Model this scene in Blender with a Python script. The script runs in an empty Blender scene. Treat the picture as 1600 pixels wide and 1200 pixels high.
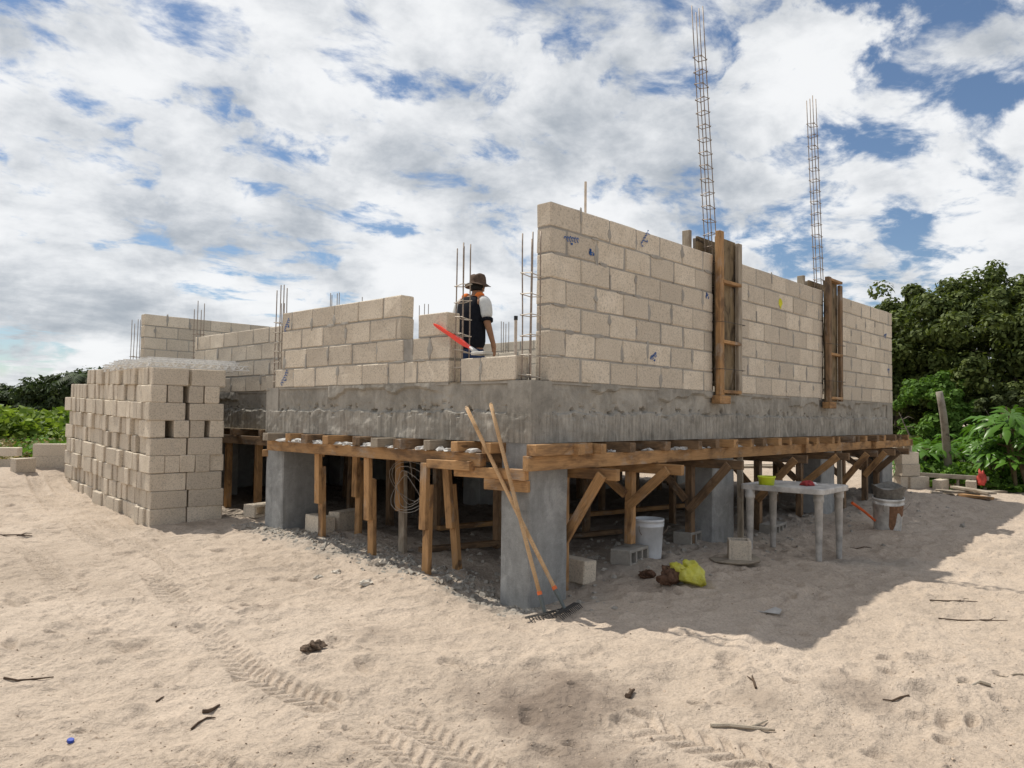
import bpy, math, random
import numpy as np
from mathutils import Matrix, Vector, Euler
random.seed(7); rng = np.random.default_rng(7)
scene = bpy.context.scene
col = scene.collection
rad = math.radians

# ------------------------------------------------------------------ camera
CAM = Vector((-4.407, -3.926, 1.544))
ya, pt, rl = rad(43.131), rad(2.412), rad(0.729)
Fh = Vector((math.cos(ya), math.sin(ya), 0)); Rh = Vector((math.sin(ya), -math.cos(ya), 0)); Uz = Vector((0, 0, 1))
F2 = Fh*math.cos(pt)+Uz*math.sin(pt); U2 = Uz*math.cos(pt)-Fh*math.sin(pt)
R3 = Rh*math.cos(rl)+U2*math.sin(rl); U3 = U2*math.cos(rl)-Rh*math.sin(rl)
cam_d = bpy.data.cameras.new("camera"); cam = bpy.data.objects.new("camera", cam_d); col.objects.link(cam)
m = Matrix((R3, U3, -F2)).transposed().to_4x4(); m.translation = CAM
cam.matrix_world = m
cam_d.sensor_width = 36; cam_d.lens = 1199.3/1600*36; cam_d.clip_end = 3000; cam_d.clip_start = .05
scene.camera = cam
scene.view_settings.view_transform = 'Standard'; scene.view_settings.look = 'None'
scene.view_settings.exposure = -0.11; scene.view_settings.gamma = 1

# ------------------------------------------------------------------ sun + sky
SUNV = Vector((-0.11, 1.94, 3.18)).normalized()          # towards the sun
elev = math.asin(SUNV.z); azim = math.atan2(SUNV.x, SUNV.y)   # clockwise from +Y
sd = bpy.data.lights.new("sun", 'SUN'); sd.energy = 5.0; sd.angle = rad(.55); sd.color = (1, .94, .84)
sun = bpy.data.objects.new("sun", sd); col.objects.link(sun)
sun.rotation_euler = SUNV.to_track_quat('Z', 'Y').to_euler()

world = bpy.data.worlds.new("World"); scene.world = world; world.use_nodes = True
nt = world.node_tree; N = nt.nodes; L = nt.links
for n in list(N): N.remove(n)
def wn(t, **k):
    n = N.new(t)
    for a, b in k.items(): setattr(n, a, b)
    return n
def wmath(op, a, b=None, c=None, clamp=False):
    n = wn('ShaderNodeMath', operation=op, use_clamp=clamp)
    for i, v in enumerate((a, b, c)):
        if v is None: continue
        if isinstance(v, (int, float)): n.inputs[i].default_value = v
        else: L.new(v, n.inputs[i])
    return n.outputs[0]
sky = wn('ShaderNodeTexSky', sky_type='NISHITA', sun_disc=False)
sky.sun_elevation = elev; sky.sun_rotation = azim; sky.altitude = 0; sky.air_density = 1.0; sky.dust_density = .25; sky.ozone_density = 3.5
tc = wn('ShaderNodeTexCoord')
sep = wn('ShaderNodeSeparateXYZ'); L.new(tc.outputs['Generated'], sep.inputs[0])
zz = wmath('MAXIMUM', sep.outputs[2], 0.0)
den = wmath('ADD', zz, .16)
px_ = wmath('DIVIDE', sep.outputs[0], den); py_ = wmath('DIVIDE', sep.outputs[1], den)
cmb = wn('ShaderNodeCombineXYZ'); L.new(px_, cmb.inputs[0]); L.new(py_, cmb.inputs[1])
def wnoise(vec, scale, detail, rough, dist, loc, sc=(1, 1, 1), rot=0):
    mp = wn('ShaderNodeMapping'); mp.inputs['Location'].default_value = loc; mp.inputs['Scale'].default_value = sc
    mp.inputs['Rotation'].default_value = (0, 0, rot)
    L.new(vec, mp.inputs[0])
    n = wn('ShaderNodeTexNoise'); L.new(mp.outputs[0], n.inputs['Vector'])
    n.inputs['Scale'].default_value = scale; n.inputs['Detail'].default_value = detail
    n.inputs['Roughness'].default_value = rough; n.inputs['Distortion'].default_value = dist
    return n.outputs[0]
def ramp(v, lo, hi):
    n = wn('ShaderNodeMapRange', interpolation_type='SMOOTHSTEP'); L.new(v, n.inputs[0])
    n.inputs[1].default_value = lo; n.inputs[2].default_value = hi
    return n.outputs[0]
plane = cmb.outputs[0]
# a broken altocumulus sheet over a layer of bigger cumulus
big = wnoise(plane, .55, 3, .5, .2, (-3.17, -6.28, 2.72))
sheet = wnoise(plane, 4.0, 10, .60, .25, (-7.7, .65, -2.42), (1, 1.25, 1), .6)
cov = wmath('ADD', wmath('MULTIPLY', big, .55), wmath('MULTIPLY', sheet, .75))
m1 = ramp(cov, .545, .665)
cum = wnoise(tc.outputs['Generated'], 5.2, 10, .58, .15, (-7.96, .13, -8.33), (1, 1, 1.35))
hz = ramp(zz, .62, .02)
m2 = ramp(wmath('ADD', cum, wmath('MULTIPLY', hz, .09)), .535, .60)
mask = wmath('MAXIMUM', m1, m2)
sh1 = wnoise(plane, 1.7, 6, .6, .2, (-1.19, -7.74, -7.37))
sh2 = wnoise(tc.outputs['Generated'], 7.5, 8, .6, .2, (-1.36, 5.88, -6.77), (1, 1, 1.5))
shade = wmath('ADD', wmath('MULTIPLY', sh1, .55), wmath('MULTIPLY', sh2, .55))
shd = ramp(shade, .44, .74)
cc = wn('ShaderNodeMix', data_type='RGBA'); L.new(shd, cc.inputs[0])
cc.inputs[6].default_value = (10.2, 10.3, 10.4, 1); cc.inputs[7].default_value = (4.3, 4.75, 5.3, 1)
mx = wn('ShaderNodeMix', data_type='RGBA')
L.new(wmath('MULTIPLY', mask, .96), mx.inputs[0]); L.new(sky.outputs[0], mx.inputs[6]); L.new(cc.outputs[2], mx.inputs[7])
bg = wn('ShaderNodeBackground'); bg.inputs[1].default_value = .1
L.new(mx.outputs[2], bg.inputs[0])
wo = wn('ShaderNodeOutputWorld'); L.new(bg.outputs[0], wo.inputs[0])

# ------------------------------------------------------------------ helpers
WM = {}
def link(o, parent=None, world=None):
    col.objects.link(o)
    w = world if world is not None else Matrix.Identity(4)
    o.matrix_basis = w; WM[o.name] = w.copy()
    if parent is not None:
        o.parent = parent; o.matrix_parent_inverse = WM[parent.name].inverted()
    return o
def tag(o, label=None, cat=None, group=None, kind=None):
    if label: o['label'] = label
    if cat: o['category'] = cat
    if group: o['group'] = group
    if kind: o['kind'] = kind
    return o
def empty(name, loc, label=None, cat=None, group=None):
    o = bpy.data.objects.new(name, None); o.empty_display_size = .1
    link(o, None, Matrix.Translation(Vector(loc)))
    return tag(o, label, cat, group)
def mesh(name, v, f, mat=None, smooth=False):
    me = bpy.data.meshes.new(name)
    me.from_pydata([tuple(p) for p in v], [], [tuple(q) for q in f])
    if mat: me.materials.append(mat)
    if smooth: me.polygons.foreach_set('use_smooth', [True]*len(me.polygons))
    me.update(); return me
def obj(name, me, parent=None, world=None):
    return link(bpy.data.objects.new(name, me), parent, world)
class MB:
    """collects shapes into one mesh"""
    def __init__(s): s.v = []; s.f = []; s.mi = []; s.cur = 0
    def add(s, v, f):
        b = len(s.v); s.v += [Vector(p) for p in v]
        for q in f: s.f.append([b+i for i in q]); s.mi.append(s.cur)
    def box(s, a, b, ch=0.0, jit=0.0, M=None):
        v, f = cbox(a, b, ch, jit)
        s.add([M @ Vector(p) for p in v] if M else v, f)
    def tube(s, pts, r, n=8, caps=True):
        pts = [Vector(p) for p in pts]
        rs = r if isinstance(r, (list, tuple)) else [r]*len(pts)
        up = None; rings = []
        for i, p in enumerate(pts):
            t = (pts[min(i+1, len(pts)-1)]-pts[max(i-1, 0)]).normalized()
            if up is None:
                up = Vector((0, 0, 1)) if abs(t.z) < .9 else Vector((1, 0, 0))
            x = t.cross(up).normalized(); y = x.cross(t).normalized(); up = y
            rings.append([p+(x*math.cos(2*math.pi*k/n)+y*math.sin(2*math.pi*k/n))*rs[i] for k in range(n)])
        v = [q for rg in rings for q in rg]; f = []
        for i in range(len(pts)-1):
            for k in range(n):
                k2 = (k+1) % n; f.append((i*n+k, i*n+k2, (i+1)*n+k2, (i+1)*n+k))
        if caps: f.append(list(range(n))[::-1]); f.append([(len(pts)-1)*n+k for k in range(n)])
        s.add(v, f)
    def lathe(s, prof, n=24, M=None, cap0=True, cap1=True):
        v = [Vector((r*math.cos(2*math.pi*k/n), r*math.sin(2*math.pi*k/n), z)) for r, z in prof for k in range(n)]
        f = []
        for i in range(len(prof)-1):
            for k in range(n):
                k2 = (k+1) % n; f.append((i*n+k, i*n+k2, (i+1)*n+k2, (i+1)*n+k))
        if cap0: f.append(list(range(n))[::-1])
        if cap1: f.append([(len(prof)-1)*n+k for k in range(n)])
        s.add([M @ p for p in v] if M else v, f)
    def build(s, name, mat, parent=None, world=None, smooth=False):
        me = mesh(name, s.v, s.f, None, smooth)
        for mm in (mat if isinstance(mat, (list, tuple)) else [mat]): me.materials.append(mm)
        if len(me.materials) > 1: me.polygons.foreach_set('material_index', s.mi)
        return obj(name, me, parent, world)
def cbox(a, b, ch=0.0, jit=0.0):
    """box from corner a to corner b with chamfered edges"""
    a = Vector(a); b = Vector(b)
    lo = Vector([min(a[i], b[i]) for i in range(3)]); hi = Vector([max(a[i], b[i]) for i in range(3)])
    if ch <= 0:
        v = [(x, y, z) for x in (lo.x, hi.x) for y in (lo.y, hi.y) for z in (lo.z, hi.z)]
        f = [(0, 1, 3, 2), (4, 6, 7, 5), (0, 4, 5, 1), (2, 3, 7, 6), (0, 2, 6, 4), (1, 5, 7, 3)]
        return v, f
    v = []; idx = {}
    for sx in (0, 1):
        for sy in (0, 1):
            for sz in (0, 1):
                c = [hi[i] if s else lo[i] for i, s in enumerate((sx, sy, sz))]
                d = [-ch if s else ch for s in (sx, sy, sz)]
                for ax in range(3):
                    p = [c[i]+(0 if i == ax else d[i]) for i in range(3)]
                    if jit: p = [q+random.uniform(-jit, jit) for q in p]
                    idx[(sx, sy, sz, ax)] = len(v); v.append(tuple(p))
    f = []
    I = lambda s, ax: idx[(s[0], s[1], s[2], ax)]
    for ax in range(3):
        o1, o2 = [i for i in range(3) if i != ax]
        for s in (0, 1):
            q = []
            for u, w in ((0, 0), (1, 0), (1, 1), (0, 1)):
                t = [0, 0, 0]; t[ax] = s; t[o1] = u; t[o2] = w; q.append(I(t, ax))
            f.append(q)
        for u in (0, 1):               # edges parallel to ax
            for w in (0, 1):
                t0 = [0, 0, 0]; t0[o1] = u; t0[o2] = w; t1 = list(t0); t1[ax] = 1
                f.append([I(t0, o1), I(t1, o1), I(t1, o2), I(t0, o2)])
    for sx in (0, 1):
        for sy in (0, 1):
            for sz in (0, 1): f.append([I((sx, sy, sz), k) for k in range(3)])
    # consistent outward normals (convex body)
    c = (lo+hi)/2; out = []
    for q in f:
        p = [Vector(v[i]) for i in q]; n = (p[1]-p[0]).cross(p[2]-p[0])
        out.append(q if n.dot(sum(p, Vector())/len(p)-c) > 0 else q[::-1])
    return v, out
def frame(p0, p1, roll=0):
    p0 = Vector(p0); p1 = Vector(p1); x = (p1-p0).normalized()
    r = Vector((0, 0, 1)) if abs(x.z) < .95 else Vector((0, 1, 0))
    y = r.cross(x).normalized(); z = x.cross(y)
    M = Matrix((x, y, z)).transposed().to_4x4() @ Matrix.Rotation(roll, 4, 'X'); M.translation = p0
    return M
def timber(name, p0, p1, w, h, mat, parent=None, roll=0, ch=.004):
    """squared timber from p0 to p1, its grain along its own x axis"""
    ln = (Vector(p1)-Vector(p0)).length
    v, f = cbox((0, -w/2, -h/2), (ln, w/2, h/2), ch, .0015)
    return obj(name, mesh(name, v, f, mat), parent, frame(p0, p1, roll))

# 2-D value noise for geometry
def _hash(i, j, s):
    h = (i*374761393+j*668265263+s*974711) & 0xffffffff
    h = ((h ^ (h >> 13))*1274126177) & 0xffffffff
    return ((h ^ (h >> 16)) & 0xffff)/65535.0
def vnoise(x, y, s=0):
    x = np.asarray(x, float); y = np.asarray(y, float)
    i = np.floor(x).astype(np.int64); j = np.floor(y).astype(np.int64); u = x-i; w = y-j
    u = u*u*u*(u*(u*6-15)+10); w = w*w*w*(w*(w*6-15)+10)
    return ((_hash(i, j, s)*(1-u)+_hash(i+1, j, s)*u)*(1-w)+(_hash(i, j+1, s)*(1-u)+_hash(i+1, j+1, s)*u)*w)*2-1
def fbm(x, y, o=4, s=0, g=.5):
    a = 1; t = 0
    for k in range(o):
        t = t+a*vnoise(x*2**k+17.3*k, y*2**k-9.1*k, s+k); a *= g
    return t

# ------------------------------------------------------------------ materials
class Mat:
    def __init__(s, name, rough=.9, spec=.25):
        s.m = bpy.data.materials.new(name); s.m.use_nodes = True; s.t = s.m.node_tree; s.n = s.t.nodes; s.l = s.t.links
        s.b = s.n['Principled BSDF']; s.b.inputs['Roughness'].default_value = rough; s.b.inputs['Specular IOR Level'].default_value = spec
        s.tc = s.n.new('ShaderNodeTexCoord')
    def noise(s, scale, detail=4, rough=.55, dist=0, sc=(1, 1, 1), coord='Object', off=None):
        mp = s.n.new('ShaderNodeMapping'); mp.inputs['Scale'].default_value = sc
        s.l.new(s.tc.outputs[coord], mp.inputs[0])
        if off is not None: s.l.new(off, mp.inputs['Location'])
        t = s.n.new('ShaderNodeTexNoise'); t.inputs['Scale'].default_value = scale; t.inputs['Detail'].default_value = detail
        t.inputs['Roughness'].default_value = rough; t.inputs['Distortion'].default_value = dist
        s.l.new(mp.outputs[0], t.inputs['Vector']); return t.outputs[0]
    def rnd(s, mul=37.0):
        oi = s.n.new('ShaderNodeObjectInfo'); v = s.n.new('ShaderNodeMath'); v.operation = 'MULTIPLY'; v.inputs[1].default_value = mul
        s.l.new(oi.outputs['Random'], v.inputs[0])
        c = s.n.new('ShaderNodeCombineXYZ')
        for i in range(3): s.l.new(v.outputs[0], c.inputs[i])
        return oi.outputs['Random'], c.outputs[0]
    def ramp(s, v, stops):
        r = s.n.new('ShaderNodeValToRGB'); e = r.color_ramp.elements
        while len(e) < len(stops): e.new(.5)
        for k, (p, c) in enumerate(stops): e[k].position = p; e[k].color = (*c, 1) if len(c) == 3 else c
        s.l.new(v, r.inputs[0]); return r.outputs[0]
    def mix(s, f, a, b, mode='MIX'):
        n = s.n.new('ShaderNodeMix'); n.data_type = 'RGBA'; n.blend_type = mode
        for i, v in ((0, f), (6, a), (7, b)):
            if isinstance(v, (int, float)): n.inputs[i].default_value = v
            elif isinstance(v, tuple): n.inputs[i].default_value = (*v, 1)
            else: s.l.new(v, n.inputs[i])
        return n.outputs[2]
    def math(s, op, a, b):
        n = s.n.new('ShaderNodeMath'); n.operation = op
        for i, v in enumerate((a, b)):
            if isinstance(v, (int, float)): n.inputs[i].default_value = v
            else: s.l.new(v, n.inputs[i])
        return n.outputs[0]
    def color(s, c):
        if isinstance(c, tuple): s.b.inputs['Base Color'].default_value = (*c, 1)
        else: s.l.new(c, s.b.inputs['Base Color'])
    def bump(s, h, strength=.5, dist=.01, normal=None):
        n = s.n.new('ShaderNodeBump'); n.inputs['Strength'].default_value = strength; n.inputs['Distance'].default_value = dist
        s.l.new(h, n.inputs['Height'])
        if normal is not None: s.l.new(normal, n.inputs['Normal'])
        s.l.new(n.outputs[0], s.b.inputs['Normal']); return n.outputs[0]
def g3(v): return (v, v, v)
def m_block():
    M = Mat('block_concrete', .95, .15); r, off = M.rnd()
    big = M.noise(5, 3, .5, 0, off=off); grain = M.noise(70, 4, .75, off=off); pit = M.noise(170, 2, .6, off=off)
    c = M.ramp(big, [(.3, (.64, .555, .44)), (.7, (.76, .67, .545))])
    c = M.mix(M.math('MULTIPLY', r, .9), c, (.51, .445, .36))
    sp_ = M.noise(11, 5, .6, .4, off=off); c = M.mix(M.ramp(sp_, [(.58, g3(0)), (.75, g3(.5))]), c, (.42, .385, .33))
    c = M.mix(.75, c, M.ramp(grain, [(.34, g3(.45)), (.48, g3(.95)), (.7, g3(1.12))]), 'MULTIPLY')
    M.color(c); b = M.bump(grain, .55, .006); M.bump(M.ramp(pit, [(.36, g3(0)), (.46, g3(1))]), .35, .004, b)
    return M.m
def m_concrete(name, lo, hi, streak=.5, warm=0):
    M = Mat(name, .9, .2)
    n1 = M.noise(1.7, 6, .6, .3); n2 = M.noise(9, 5, .65); st = M.noise(4, 5, .6, .6, (4, 4, .5)); blot = M.noise(3.1, 6, .65, .8); fine = M.noise(120, 3, .6)
    c = M.ramp(n1, [(.3, lo), (.68, hi)])
    c = M.mix(.6, c, M.ramp(n2, [(.3, g3(.7)), (.6, g3(1.05)), (.8, g3(1.25))]), 'MULTIPLY')
    if streak: c = M.mix(streak, c, M.ramp(st, [(.32, g3(.7)), (.5, g3(1)), (.72, g3(1.22))]), 'MULTIPLY')
    if streak: c = M.mix(M.ramp(blot, [(.52, g3(0)), (.66, g3(.5))]), c, tuple(x*1.35 for x in hi)); c = M.mix(M.ramp(blot, [(.30, g3(.6)), (.42, g3(0))]), c, tuple(x*.6 for x in lo))
    if warm:
        sx = M.n.new('ShaderNodeSeparateXYZ'); M.l.new(M.tc.outputs['Object'], sx.inputs[0]); dr = M.noise(11, 4, .6, .2, (3, 3, .22))
        low = M.ramp(sx.outputs[2], [(0, g3(0))]) if False else M.math('LESS_THAN', sx.outputs[2], M.math('ADD', 1.54, M.math('MULTIPLY', n2, .06)))
        c = M.mix(M.math('MULTIPLY', low, .8), c, M.mix(1, c, M.ramp(dr, [(.34, g3(.68)), (.5, g3(.97)), (.68, g3(1.25))]), 'MULTIPLY'))
    c = M.mix(.35, c, M.ramp(fine, [(.35, g3(.7)), (.6, g3(1.1))]), 'MULTIPLY')
    M.color(c); b = M.bump(n2, .4, .012); M.bump(fine, .3, .003, b)
    return M.m
def m_wood(name, a, b, dirt):
    M = Mat(name, .8, .25); r, off = M.rnd(53)
    g = M.noise(9, 6, .65, .9, (.35, 7, 7), off=off); k = M.noise(3.2, 4, .6, .5, (1, 2.5, 2.5), off=off); fine = M.noise(60, 3, .6, .2, (.12, 5, 5), off=off)
    c = M.ramp(g, [(.28, a), (.55, b), (.8, tuple(x*.72 for x in a))])
    c = M.mix(M.math('MULTIPLY', r, .55), c, tuple(x*.55 for x in b))
    c = M.mix(M.ramp(k, [(.46, g3(0)), (.66, g3(.9))]), c, dirt)
    kn = M.noise(7, 2, .5, .3, (.6, 1.3, 1.3), off=off); c = M.mix(M.ramp(kn, [(.70, g3(0)), (.75, g3(.8))]), c, tuple(x*.6 for x in dirt))
    cs = M.noise(4.5, 5, .65, .3, (.8, 1.6, 1.6), off=off); c = M.mix(M.ramp(cs, [(.56, g3(0)), (.70, g3(.55))]), c, (.36, .33, .29))
    c = M.mix(.55, c, M.ramp(fine, [(.3, g3(.5)), (.6, g3(1.15))]), 'MULTIPLY')
    M.color(c); M.bump(fine, .5, .004)
    return M.m
def m_plain(name, c, rough=.5, spec=.4, var=.25, scale=14, bump=0, metal=0):
    M = Mat(name, rough, spec); n = M.noise(scale, 5, .6)
    M.color(M.mix(1, c, M.ramp(n, [(.3, g3(1-var)), (.7, g3(1+var*.6))]), 'MULTIPLY'))
    M.b.inputs['Metallic'].default_value = metal
    if bump: M.bump(M.noise(scale*5, 3, .6), bump, .004)
    return M.m
def m_leaf(name, a, b, trans=.25, rough=.65):
    M = Mat(name, rough, .2)
    n = M.n.new('ShaderNodeNewGeometry'); rr = M.ramp(n.outputs['Random Per Island'], [(0, a), (.75, b), (1, tuple(min(1, x*1.5) for x in b))])
    M.color(rr)
    t = M.n.new('ShaderNodeBsdfTranslucent'); M.l.new(M.mix(1, rr, (1.25, 1.3, .6), 'MULTIPLY'), t.inputs[0])
    mxs = M.n.new('ShaderNodeMixShader'); mxs.inputs[0].default_value = trans
    M.l.new(M.b.outputs[0], mxs.inputs[1]); M.l.new(t.outputs[0], mxs.inputs[2])
    M.l.new(mxs.outputs[0], M.n['Material Output'].inputs[0])
    return M.m
def m_sand():
    M = Mat('sand', .97, .1)
    big = M.noise(.45, 5, .6, .3); mid = M.noise(3.5, 5, .6, .2); fine = M.noise(55, 4, .7); speck = M.noise(130, 2, .5); rip = M.noise(14, 5, .62, .4)
    c = M.ramp(big, [(.3, (.41, .335, .265)), (.55, (.49, .405, .325)), (.75, (.55, .46, .375))])
    c = M.mix(.55, c, M.ramp(mid, [(.3, g3(.8)), (.65, g3(1.08))]), 'MULTIPLY')
    c = M.mix(.6, c, M.ramp(fine, [(.3, g3(.58)), (.52, g3(1.0)), (.75, g3(1.2))]), 'MULTIPLY')
    at = M.n.new('ShaderNodeAttribute'); at.attribute_name = 'soil'      # R damp dark soil plus painted shade under the slab, G grey cement dust
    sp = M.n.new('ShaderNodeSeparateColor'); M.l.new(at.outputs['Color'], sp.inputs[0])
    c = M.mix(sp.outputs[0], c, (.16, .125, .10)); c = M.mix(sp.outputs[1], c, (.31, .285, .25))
    c = M.mix(M.ramp(speck, [(.70, g3(0)), (.745, g3(.85))]), c, (.12, .085, .055))
    c = M.mix(M.ramp(M.noise(100, 2, .5, sc=(1, 1.2, 1)), [(.72, g3(0)), (.76, g3(.7))]), c, (.78, .72, .63))
    M.color(c); b = M.bump(rip, .7, .04); b = M.bump(fine, .7, .011, b); b = M.bump(M.noise(27, 5, .7, .3), .4, .02, b); M.bump(speck, .25, .004, b)
    return M.m
SAND = m_sand(); BLOCK = m_block()
MORTAR = m_concrete('mortar', (.30, .28, .25), (.42, .395, .35), 0)
CONC = m_concrete('beam_concrete', (.23, .215, .185), (.38, .355, .31), .35, 1)
PCONC = m_concrete('pillar_concrete', (.25, .255, .25), (.34, .345, .34), .35)
SLABM = m_concrete('slab_concrete', (.3, .29, .27), (.42, .41, .38), 0)
WOOD = m_wood('orange_timber', (.37, .20, .085), (.52, .305, .14), (.15, .09, .05))
WOODD = m_wood('weathered_timber', (.17, .105, .06), (.27, .175, .10), (.07, .05, .035))
WOODG = m_wood('grey_timber', (.30, .25, .19), (.42, .36, .28), (.2, .16, .12))
PLYM = m_wood('stained_formply', (.16, .12, .07), (.27, .20, .115), (.03, .022, .015))
HANDLE = m_wood('rake_handle_wood', (.55, .34, .17), (.68, .46, .26), (.42, .26, .13))
STEEL = m_plain('rebar_steel', (.30, .245, .20), .6, .4, .4, 40, 0, .35)
STIRW = m_plain('pale_tie_steel', (.50, .45, .38), .6, .4, .3, 40, 0, .2)
DARKWIRE = m_plain('dark_wire', (.06, .05, .045), .6, .4)
TRUSS = m_plain('galvanised_truss_wire', (.72, .70, .66), .45, .5, .15, 20, 0, .1)

# ------------------------------------------------------------------ ground
GP = np.array([(.2, .1, .10), (-.3, -.3, .07), (.2, 3.8, .27), (-.45, 5, .25), (-.8, 8.0, .34), (-.6, 8.5, .36), (0, 1.2, .22), (0, 2.3, .26), (1.4, .1, .26), (2.9, .1, .28), (5.8, 0, .29),
  (8.4, 0, .43), (3.1, -.99, .14), (3.7, -.97, .15), (5.6, -.83, .23), (1.5, -.4, .16), (.3, -1.94, .09), (-2, -1.7, 0), (-3.4, -.1, .04), (-.4, -3.2, .02), (-4.4, -3.9, 0),
  (-1.9, 6.6, .25), (-.6, 9.33, .72), (-1.04, 9.07, .655), (.02, 14.8, .86), (.6, 12.7, .80), (-3, 9, .6), (-3, 16, .85), (4, 22, .9), (-4, 24, .95), (7.5, -1.9, .27), (9.6, -.5, .43), (11, .5, .45), (13, .2, .5), (17, -5, .5), (3, 31, .95), (1.6, 17.5, .88), (3, 5, .28), (6, 5, .36), (4, 9, .38), (-6, 3, .1), (4, -6, .05), (-8, -8, 0)])
def unit(a): return a/np.linalg.norm(a)
CA = np.array(CAM); RAY = lambda x, y: np.array(F2)+np.array(R3)*(x-800)/1199.3+np.array(U3)*(600-y)/1199.3
def at_z(x, y, z=.05):
    d = RAY(x, y); return CA+d*(z-CA[2])/d[2]
def gbase(x, y):
    num = np.zeros_like(x); den_ = np.zeros_like(x)
    for a, b, z in GP:
        w = 1/((x-a)**2+(y-b)**2+.35)**1.6; num += w*z; den_ += w
    far = np.clip((np.hypot(x-3, y-3)-18)/25, 0, 1)
    return num/den_*(1-far)+(.42+.5*np.clip((y-x)/20, 0, 1))*far
# wheel tracks: (points on the sand, half width, lug spacing, depth)
TRK = [([(50, 800), (125, 860), (240, 935), (320, 1000), (400, 1068), (505, 1105)], .105, .075, .019), ([(0, 880), (50, 902), (100, 950), (150, 1000)], .09, .07, .017),
       ([(565, 1140), (630, 1168), (700, 1210)], .11, .075, .015), ([(640, 1122), (710, 1160), (790, 1215)], .11, .07, .015), ([(190, 1172), (260, 1185), (345, 1215)], .09, .065, .013),
       ([(820, 1070), (925, 1122), (1000, 1152)], .085, .065, .014), ([(1000, 1128), (1080, 1152), (1190, 1188)], .13, .10, .022), ([(700, 1050), (760, 1056), (825, 1052)], .06, .05, .010),
       ([(20, 770), (110, 815), (200, 870), (300, 945)], .09, .07, .015)]
TRKW = [(np.array([at_z(*q)[:2] for q in P]), hw, lg, dp) for P, hw, lg, dp in TRK]
nD = 2200
DIM = np.stack([rng.uniform(-4.2, 9, nD), rng.uniform(-4.2, 9, nD), rng.uniform(.04, .17, nD), rng.uniform(.4, 1, nD), rng.uniform(0, 3.14, nD), rng.uniform(-.032, .014, nD)], 1)
def gdetail(x, y):
    z = .024*fbm(x*1.1, y*1.1, 3, 3)+.013*fbm(x*3.7, y*3.7, 3, 11)+.0055*fbm(x*13, y*13, 3, 23)
    rid = 1-np.abs(fbm(x*2.3+.4*y, y*2.9, 3, 31)); z = z+.030*np.clip(rid-.5, 0, 1)+.014*np.clip(1-np.abs(fbm(x*6.1-.7*y, y*5.2, 2, 37))-.55, 0, 1)
    xl, xh, yl, yh = x.min(), x.max(), y.min(), y.max()
    for a, b, r, e, th, dz in DIM[(DIM[:, 0] > xl-.5) & (DIM[:, 0] < xh+.5) & (DIM[:, 1] > yl-.5) & (DIM[:, 1] < yh+.5)]:
        k = np.where((np.abs(x-a) < r*2.2) & (np.abs(y-b) < r*2.2))[0]
        if not len(k): continue
        dx = x[k]-a; dy = y[k]-b; u = dx*math.cos(th)+dy*math.sin(th); w = (-dx*math.sin(th)+dy*math.cos(th))/e
        q = (u*u+w*w)/(r*r); z[k] += dz*np.exp(-q*2.2)*1.2-dz*.5*np.exp(-(np.sqrt(q)-1.05)**2*9)
    for P, hw, lg, dp in TRKW:
        lo = P.min(0)-.4; hi = P.max(0)+.4
        k = np.where((x > lo[0]) & (x < hi[0]) & (y > lo[1]) & (y < hi[1]))[0]
        if not len(k): continue
        best = np.full(len(k), 9.); sgn = np.zeros(len(k)); arc = np.zeros(len(k)); s0 = 0
        for i in range(len(P)-1):
            d = P[i+1]-P[i]; ln = np.hypot(*d); d = d/ln; rx = x[k]-P[i, 0]; ry = y[k]-P[i, 1]
            t = np.clip(rx*d[0]+ry*d[1], 0, ln); ex = rx-t*d[0]; ey = ry-t*d[1]; ds = np.hypot(ex, ey)
            b_ = ds < best; best[b_] = ds[b_]; sgn[b_] = (rx*d[1]-ry*d[0])[b_]; arc[b_] = (s0+t)[b_]; s0 += ln
        inn = np.clip((hw-best)/.02, 0, 1); rim = np.exp(-((best-hw-.02)/.02)**2)
        fade = np.clip(vnoise(arc*1.3, arc*0+hw*50, 5)*1.3+1.0, .25, 1)
        lug = np.sin((arc+np.abs(sgn)*.8)*2*math.pi/lg+np.where(sgn > 0, 0, math.pi))
        z[k] = z[k]*(1-.65*inn*fade)+fade*1.05*(-dp*inn*(.45+.55*np.clip(lug*1.6, -1, 1))+dp*.5*rim)
    # loose sand banked at the dug foot of the near pillar
    z += -.05*np.exp(-(((x+.12)/.22)**2+((y-.35)/.3)**2))+.05*np.exp(-(((x+.35)/.28)**2+((y-.6)/.45)**2))
    return z
def ground_z(x, y):
    x = np.atleast_1d(np.asarray(x, float)); y = np.atleast_1d(np.asarray(y, float))
    fade = np.clip(1-(np.hypot(x+4.4, y+3.9)-22)/20, 0.0, 1)
    return gbase(x, y)+gdetail(x, y)*fade
def gz(x, y): return float(ground_z(x, y)[0])
def gpt(px, py, z=.15):
    """point of the sand that the photograph shows at this place"""
    for _ in range(6):
        p = at_z(px, py, z); z = gz(p[0], p[1])
    return Vector((p[0], p[1], z))
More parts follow.
